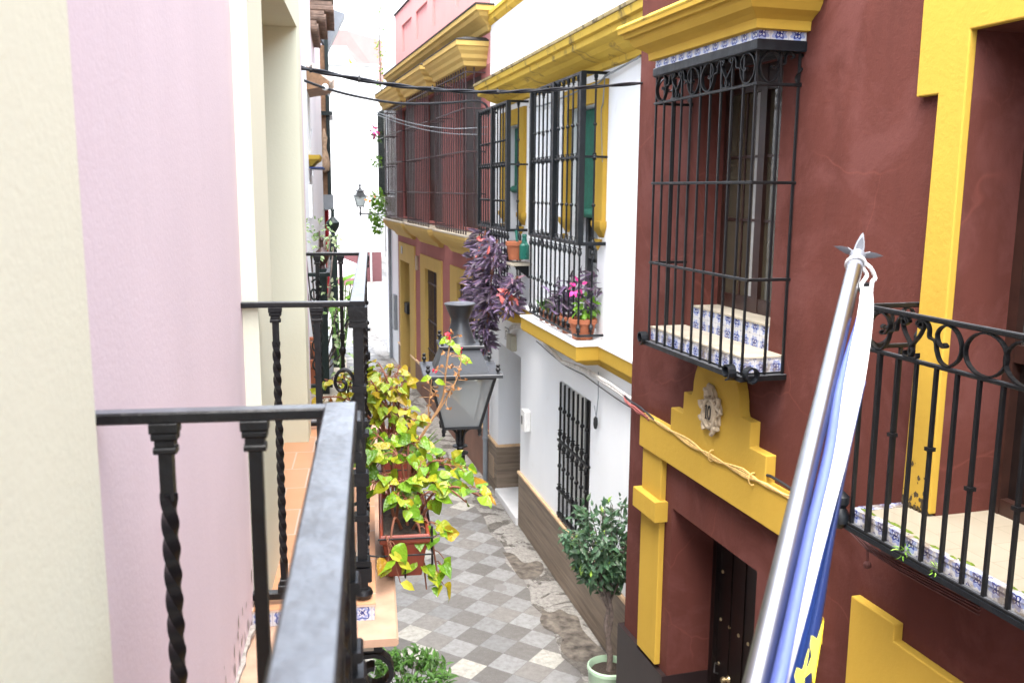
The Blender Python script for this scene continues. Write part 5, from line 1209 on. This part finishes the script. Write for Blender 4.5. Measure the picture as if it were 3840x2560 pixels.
# laurel tree in the mint pot
random.seed(70); t=thing('potted_laurel_tree','small round laurel tree in a mint green pot against the red house','tree',(3.08,8.22,0))
b=MB(); b.lathe([(.001,0),(.15,0),(.2,.25),(.215,.44),(.225,.46),(.222,.49),(.205,.5),(.195,.48),(.19,.42),(.001,.42)],(0,0,0),28); b.build('pot',M['mint'],t); soil(t,.19,.43)
b=MB()
trunk=catmull([(.0,-.01,.4),(.02,.03,.65),(-.02,.06,.9),(.02,.1,1.12),(.0,.13,1.35)],6); b.tube(trunk,[.034-.0008*i for i in range(len(trunk))],9)
tr2=catmull([(.05,.02,.4),(.0,.05,.7),(.035,.05,1.0),(.0,.1,1.25)],6); b.tube(tr2,[.022]*len(tr2),8)
lf=MB(); C0=Vector((-.02,.24,1.8)); lp=random
for k in range(58):
    d=rv(); d.z=d.z*.9; e=C0+Vector((d.x*.44,d.y*.36,d.z*.46))*random.uniform(.75,1.0)
    s0=trunk[random.randint(len(trunk)-9,len(trunk)-1)]; mid=s0.lerp(e,.5)+Vector((0,0,.04)); Pp=catmull([s0,mid,e],5); b.tube(Pp,[.008-.0005*i for i in range(len(Pp))],5)
    for _ in range(30):
        f=random.uniform(.45,1.05); q=s0.lerp(e,f)+rv()*.055; dd=rv()*.8+(q-C0).normalized()*.8+Vector((0,0,.15)); L_=random.uniform(.045,.12); lf.leaf(q,dd,Vector((0,-.3,.8))+rv()*.5+(q-C0)*.8,L_,L_*.46,.15,.25)
b.build('trunk',M['bark'],t); lf.build('crown',M['laurel'],t)
# shrub at street level under the near balcony
random.seed(71); t=thing('potted_shrub','glossy green shrub on the street below the near balcony bracket','shrub',(.98,7.95,0))
b=MB(); b.lathe(pot_profile(.22,.38),(0,0,0),18); b.build('pot',M['terracotta'],t); soil(t,.19,.33)
b=MB(); lf=MB()
for k in range(34):
    d=rv(); d.z=abs(d.z); e=Vector((d.x*.42,d.y*.42,.42+d.z*.5)); b.tube(catmull([(0,0,.33),(e.x*.4,e.y*.4,.33+(e.z-.33)*.6),e],4),.006,5)
    for _ in range(24): q=e+rv()*.1; lf.leaf(q,rv()+d*.8,Vector((0,0,1))+rv()*.5,random.uniform(.07,.12),.04,.2,.3)
b.build('stems',M['bark'],t); lf.build('leaves',M['green'],t)
# vines and pots on the far left plant balcony
random.seed(80); t=thing('climbing_vine','pale variegated vine climbing over the green balcony posts','vine',FM.w(.3,.2,3.85),FM.rz)
b=MB(); lf=MB()
def M3(u,n,z): return Vector((n-.2,u-.3,z-3.85))
spots=[(.25,.2,4.95),(.3,.27,4.85),(.35,.33,5.0),(.6,.4,4.95),(.8,.36,4.9),(.3,.22,5.02),(.9,.42,4.85),(.25,.1,4.8),(.3,.4,4.6),(.25,.44,4.45),(.3,.46,4.3),(.25,.48,4.15),(.3,.5,4.0),(.28,.47,3.9),(.3,.52,4.35),(.25,.05,4.6),(.3,.12,4.55),(.2,.02,4.4)]
for s_ in spots:
    c=M3(*s_); b.tube(catmull([M3(.5,.3,3.9),M3(.4,(s_[1]+.3)/2,(s_[2]+3.9)/2),c],5),.006,5); cluster(lf,c,22,.09,.022,.05,.6)
b.tube(catmull([M3(.4,.12,3.9),M3(.42,.1,4.3),M3(.4,.16,4.75),M3(.5,.2,5.0)],6),.02,7)
b.build('stems',M['bark'],t); lf.build('leaves',M['vine'],t)
t=flowerpot('terracotta pot on the plant balcony floor past the lilac wall',FM.w(.4,.2,3.84),.12,.25,'terracotta','clay pots on the plant balcony')
t=flowerpot('clay pot at the far end of the plant balcony',FM.w(1.4,.22,3.84),.12,.22,'terracotta','clay pots on the plant balcony')
random.seed(82); t=thing('broad_leaf_plant','bright green broad leaved plant beside the balcony post','plant',FM.w(.75,.46,3.86),FM.rz)
lf=MB(); b=MB()
for k in range(12):
    d=rv(); d.z=abs(d.z)+.4; e=Vector((d.x*.12,d.y*.14,.5+.3*random.random())); b.tube([(0,0,0),e],.005,5); lf.leaf2(e,d+Vector((.4,0,-.6)),Vector((0,-.4,1)),.12,.05,.1,.5)
b.build('stems',M['green'],t); lf.build('leaves',M['brightgreen'],t)
# flowers on the far cage, vine at the roof edge
random.seed(83)
t=thing('hanging_flower_plant','bright green plant with orange flowers spilling from the far flowered cage','plant',FP.w(10.6,.32,4.9),FP.rz); lf=MB(); cluster(lf,(-.1,.1,.1),160,.25,.08,.16,.6); cluster(lf,(.0,.15,-.35),150,.22,.08,.16,.6); cluster(lf,(.1,.12,-.75),80,.12,.08,.14,.6); lf.build('leaves',M['brightgreen'],t)
lf=MB(); cluster(lf,(-.1,.3,.2),22,.25,.06,.1,.8); lf.build('orange_flower',simple('orange_petal',(.8,.25,.03),.6),t)
t=thing('hanging_flower_plant','small pink flowered plant high on the far flowered cage','plant',FP.w(10.7,.36,6.75),FP.rz); lf=MB(); cluster(lf,(0,.05,0),50,.16,.07,.12,.6); lf.build('leaves',M['green'],t)
lf=MB(); cluster(lf,(-.05,.15,.1),34,.13,.07,.12,.8); lf.build('pink_flower',M['petal_pink'],t)
t=thing('hanging_flower_plant','yellow green plant midway up the far flowered cage','plant',FP.w(10.7,.36,6.05),FP.rz); lf=MB(); cluster(lf,(0,.08,0),60,.15,.07,.12,.6); lf.build('leaves',M['brightgreen'],t)
t=thing('roof_vine','thin green vine climbing at the roof edge of the narrow white house','vine',FP.w(11.5,.1,8.2),FP.rz); lf=MB(); b=MB(); random.seed(84)
for k in range(16): cluster(lf,(random.gauss(0,.12),.1,.14*k),5,.12,.06,.12,.6)
b.tube([(0,.08,-.2),(.05,.1,1),(0,.08,2.2)],.02,5); b.build('stems',M['bark'],t); lf.build('leaves',M['brightgreen'],t)
# weeds in the old balcony tiles
random.seed(90)
for u,lab in ((-4.62,'small fern sprouting under the balcony tiles, left of the thick baluster'),(-4.86,'tiny weed at the balcony edge, right of the fern')):
    t=thing('weed',lab,'weed',FR.w(u,.4,3.36),FR.rz,'weeds in the red house balcony'); lf=MB(); cluster(lf,(0,.02,.02),16,.03,.02,.045,.4); lf.build('leaves',M['brightgreen'],t)
bring_forward([o for o in COL.objects if o.get('category')=='weed'])
# ------------------------------------------------------------------ every loose piece of ironwork its own object
def split_pieces(o,name):
    me=o.data; b=bmesh.new(); b.from_mesh(me); b.verts.ensure_lookup_table(); seen=set(); isl=[]
    for v in b.verts:
        if v.index in seen: continue
        st=[v]; seen.add(v.index); cur=[]
        while st:
            x=st.pop(); cur.append(x.index)
            for e in x.link_edges:
                y=e.other_vert(x)
                if y.index not in seen: seen.add(y.index); st.append(y)
        isl.append(set(cur))
    b.free()
    if len(isl)<2: return
    base=o.parent if (o.parent and o.parent.parent) else o
    src=me.copy()
    for k,s in enumerate(isl):
        m=src.copy(); bb=bmesh.new(); bb.from_mesh(m); bb.verts.ensure_lookup_table()
        bmesh.ops.delete(bb,geom=[v for v in bb.verts if v.index not in s],context='VERTS'); bb.to_mesh(m); bb.free()
        if k==0: m.name=me.name; o.data=m
        else:
            c=bpy.data.objects.new(name,m); COL.objects.link(c); c.parent=base
            if base!=o: c.location=o.location
for o in list(COL.objects):
    nm=o.name.split('.')[0]; tgt={'railing':'rail','top_rail':'top_rail','bottom_rail':'bottom_rail','scrollwork':'scroll','scroll_frieze':'frieze_scroll','window_grille':'grille_rail','ground_grille':'grille_rail','net_curtain':'net_curtain','glazing_bar':'glazing_bar','wire':'wire','stem_leaf':'stem_leaf','salmon_flower':'salmon_flower','moulding':'moulding','cable_tie':'cable_tie'}.get(nm)
    if nm in SKY_TOPS and o.type=='MESH' and len(o.data.materials)==1 and o.data.users==1: paint_sky_tops(o,SKY_TOPS[nm])
    if tgt and o.type=='MESH' and o.data.users==1: split_pieces(o,tgt)
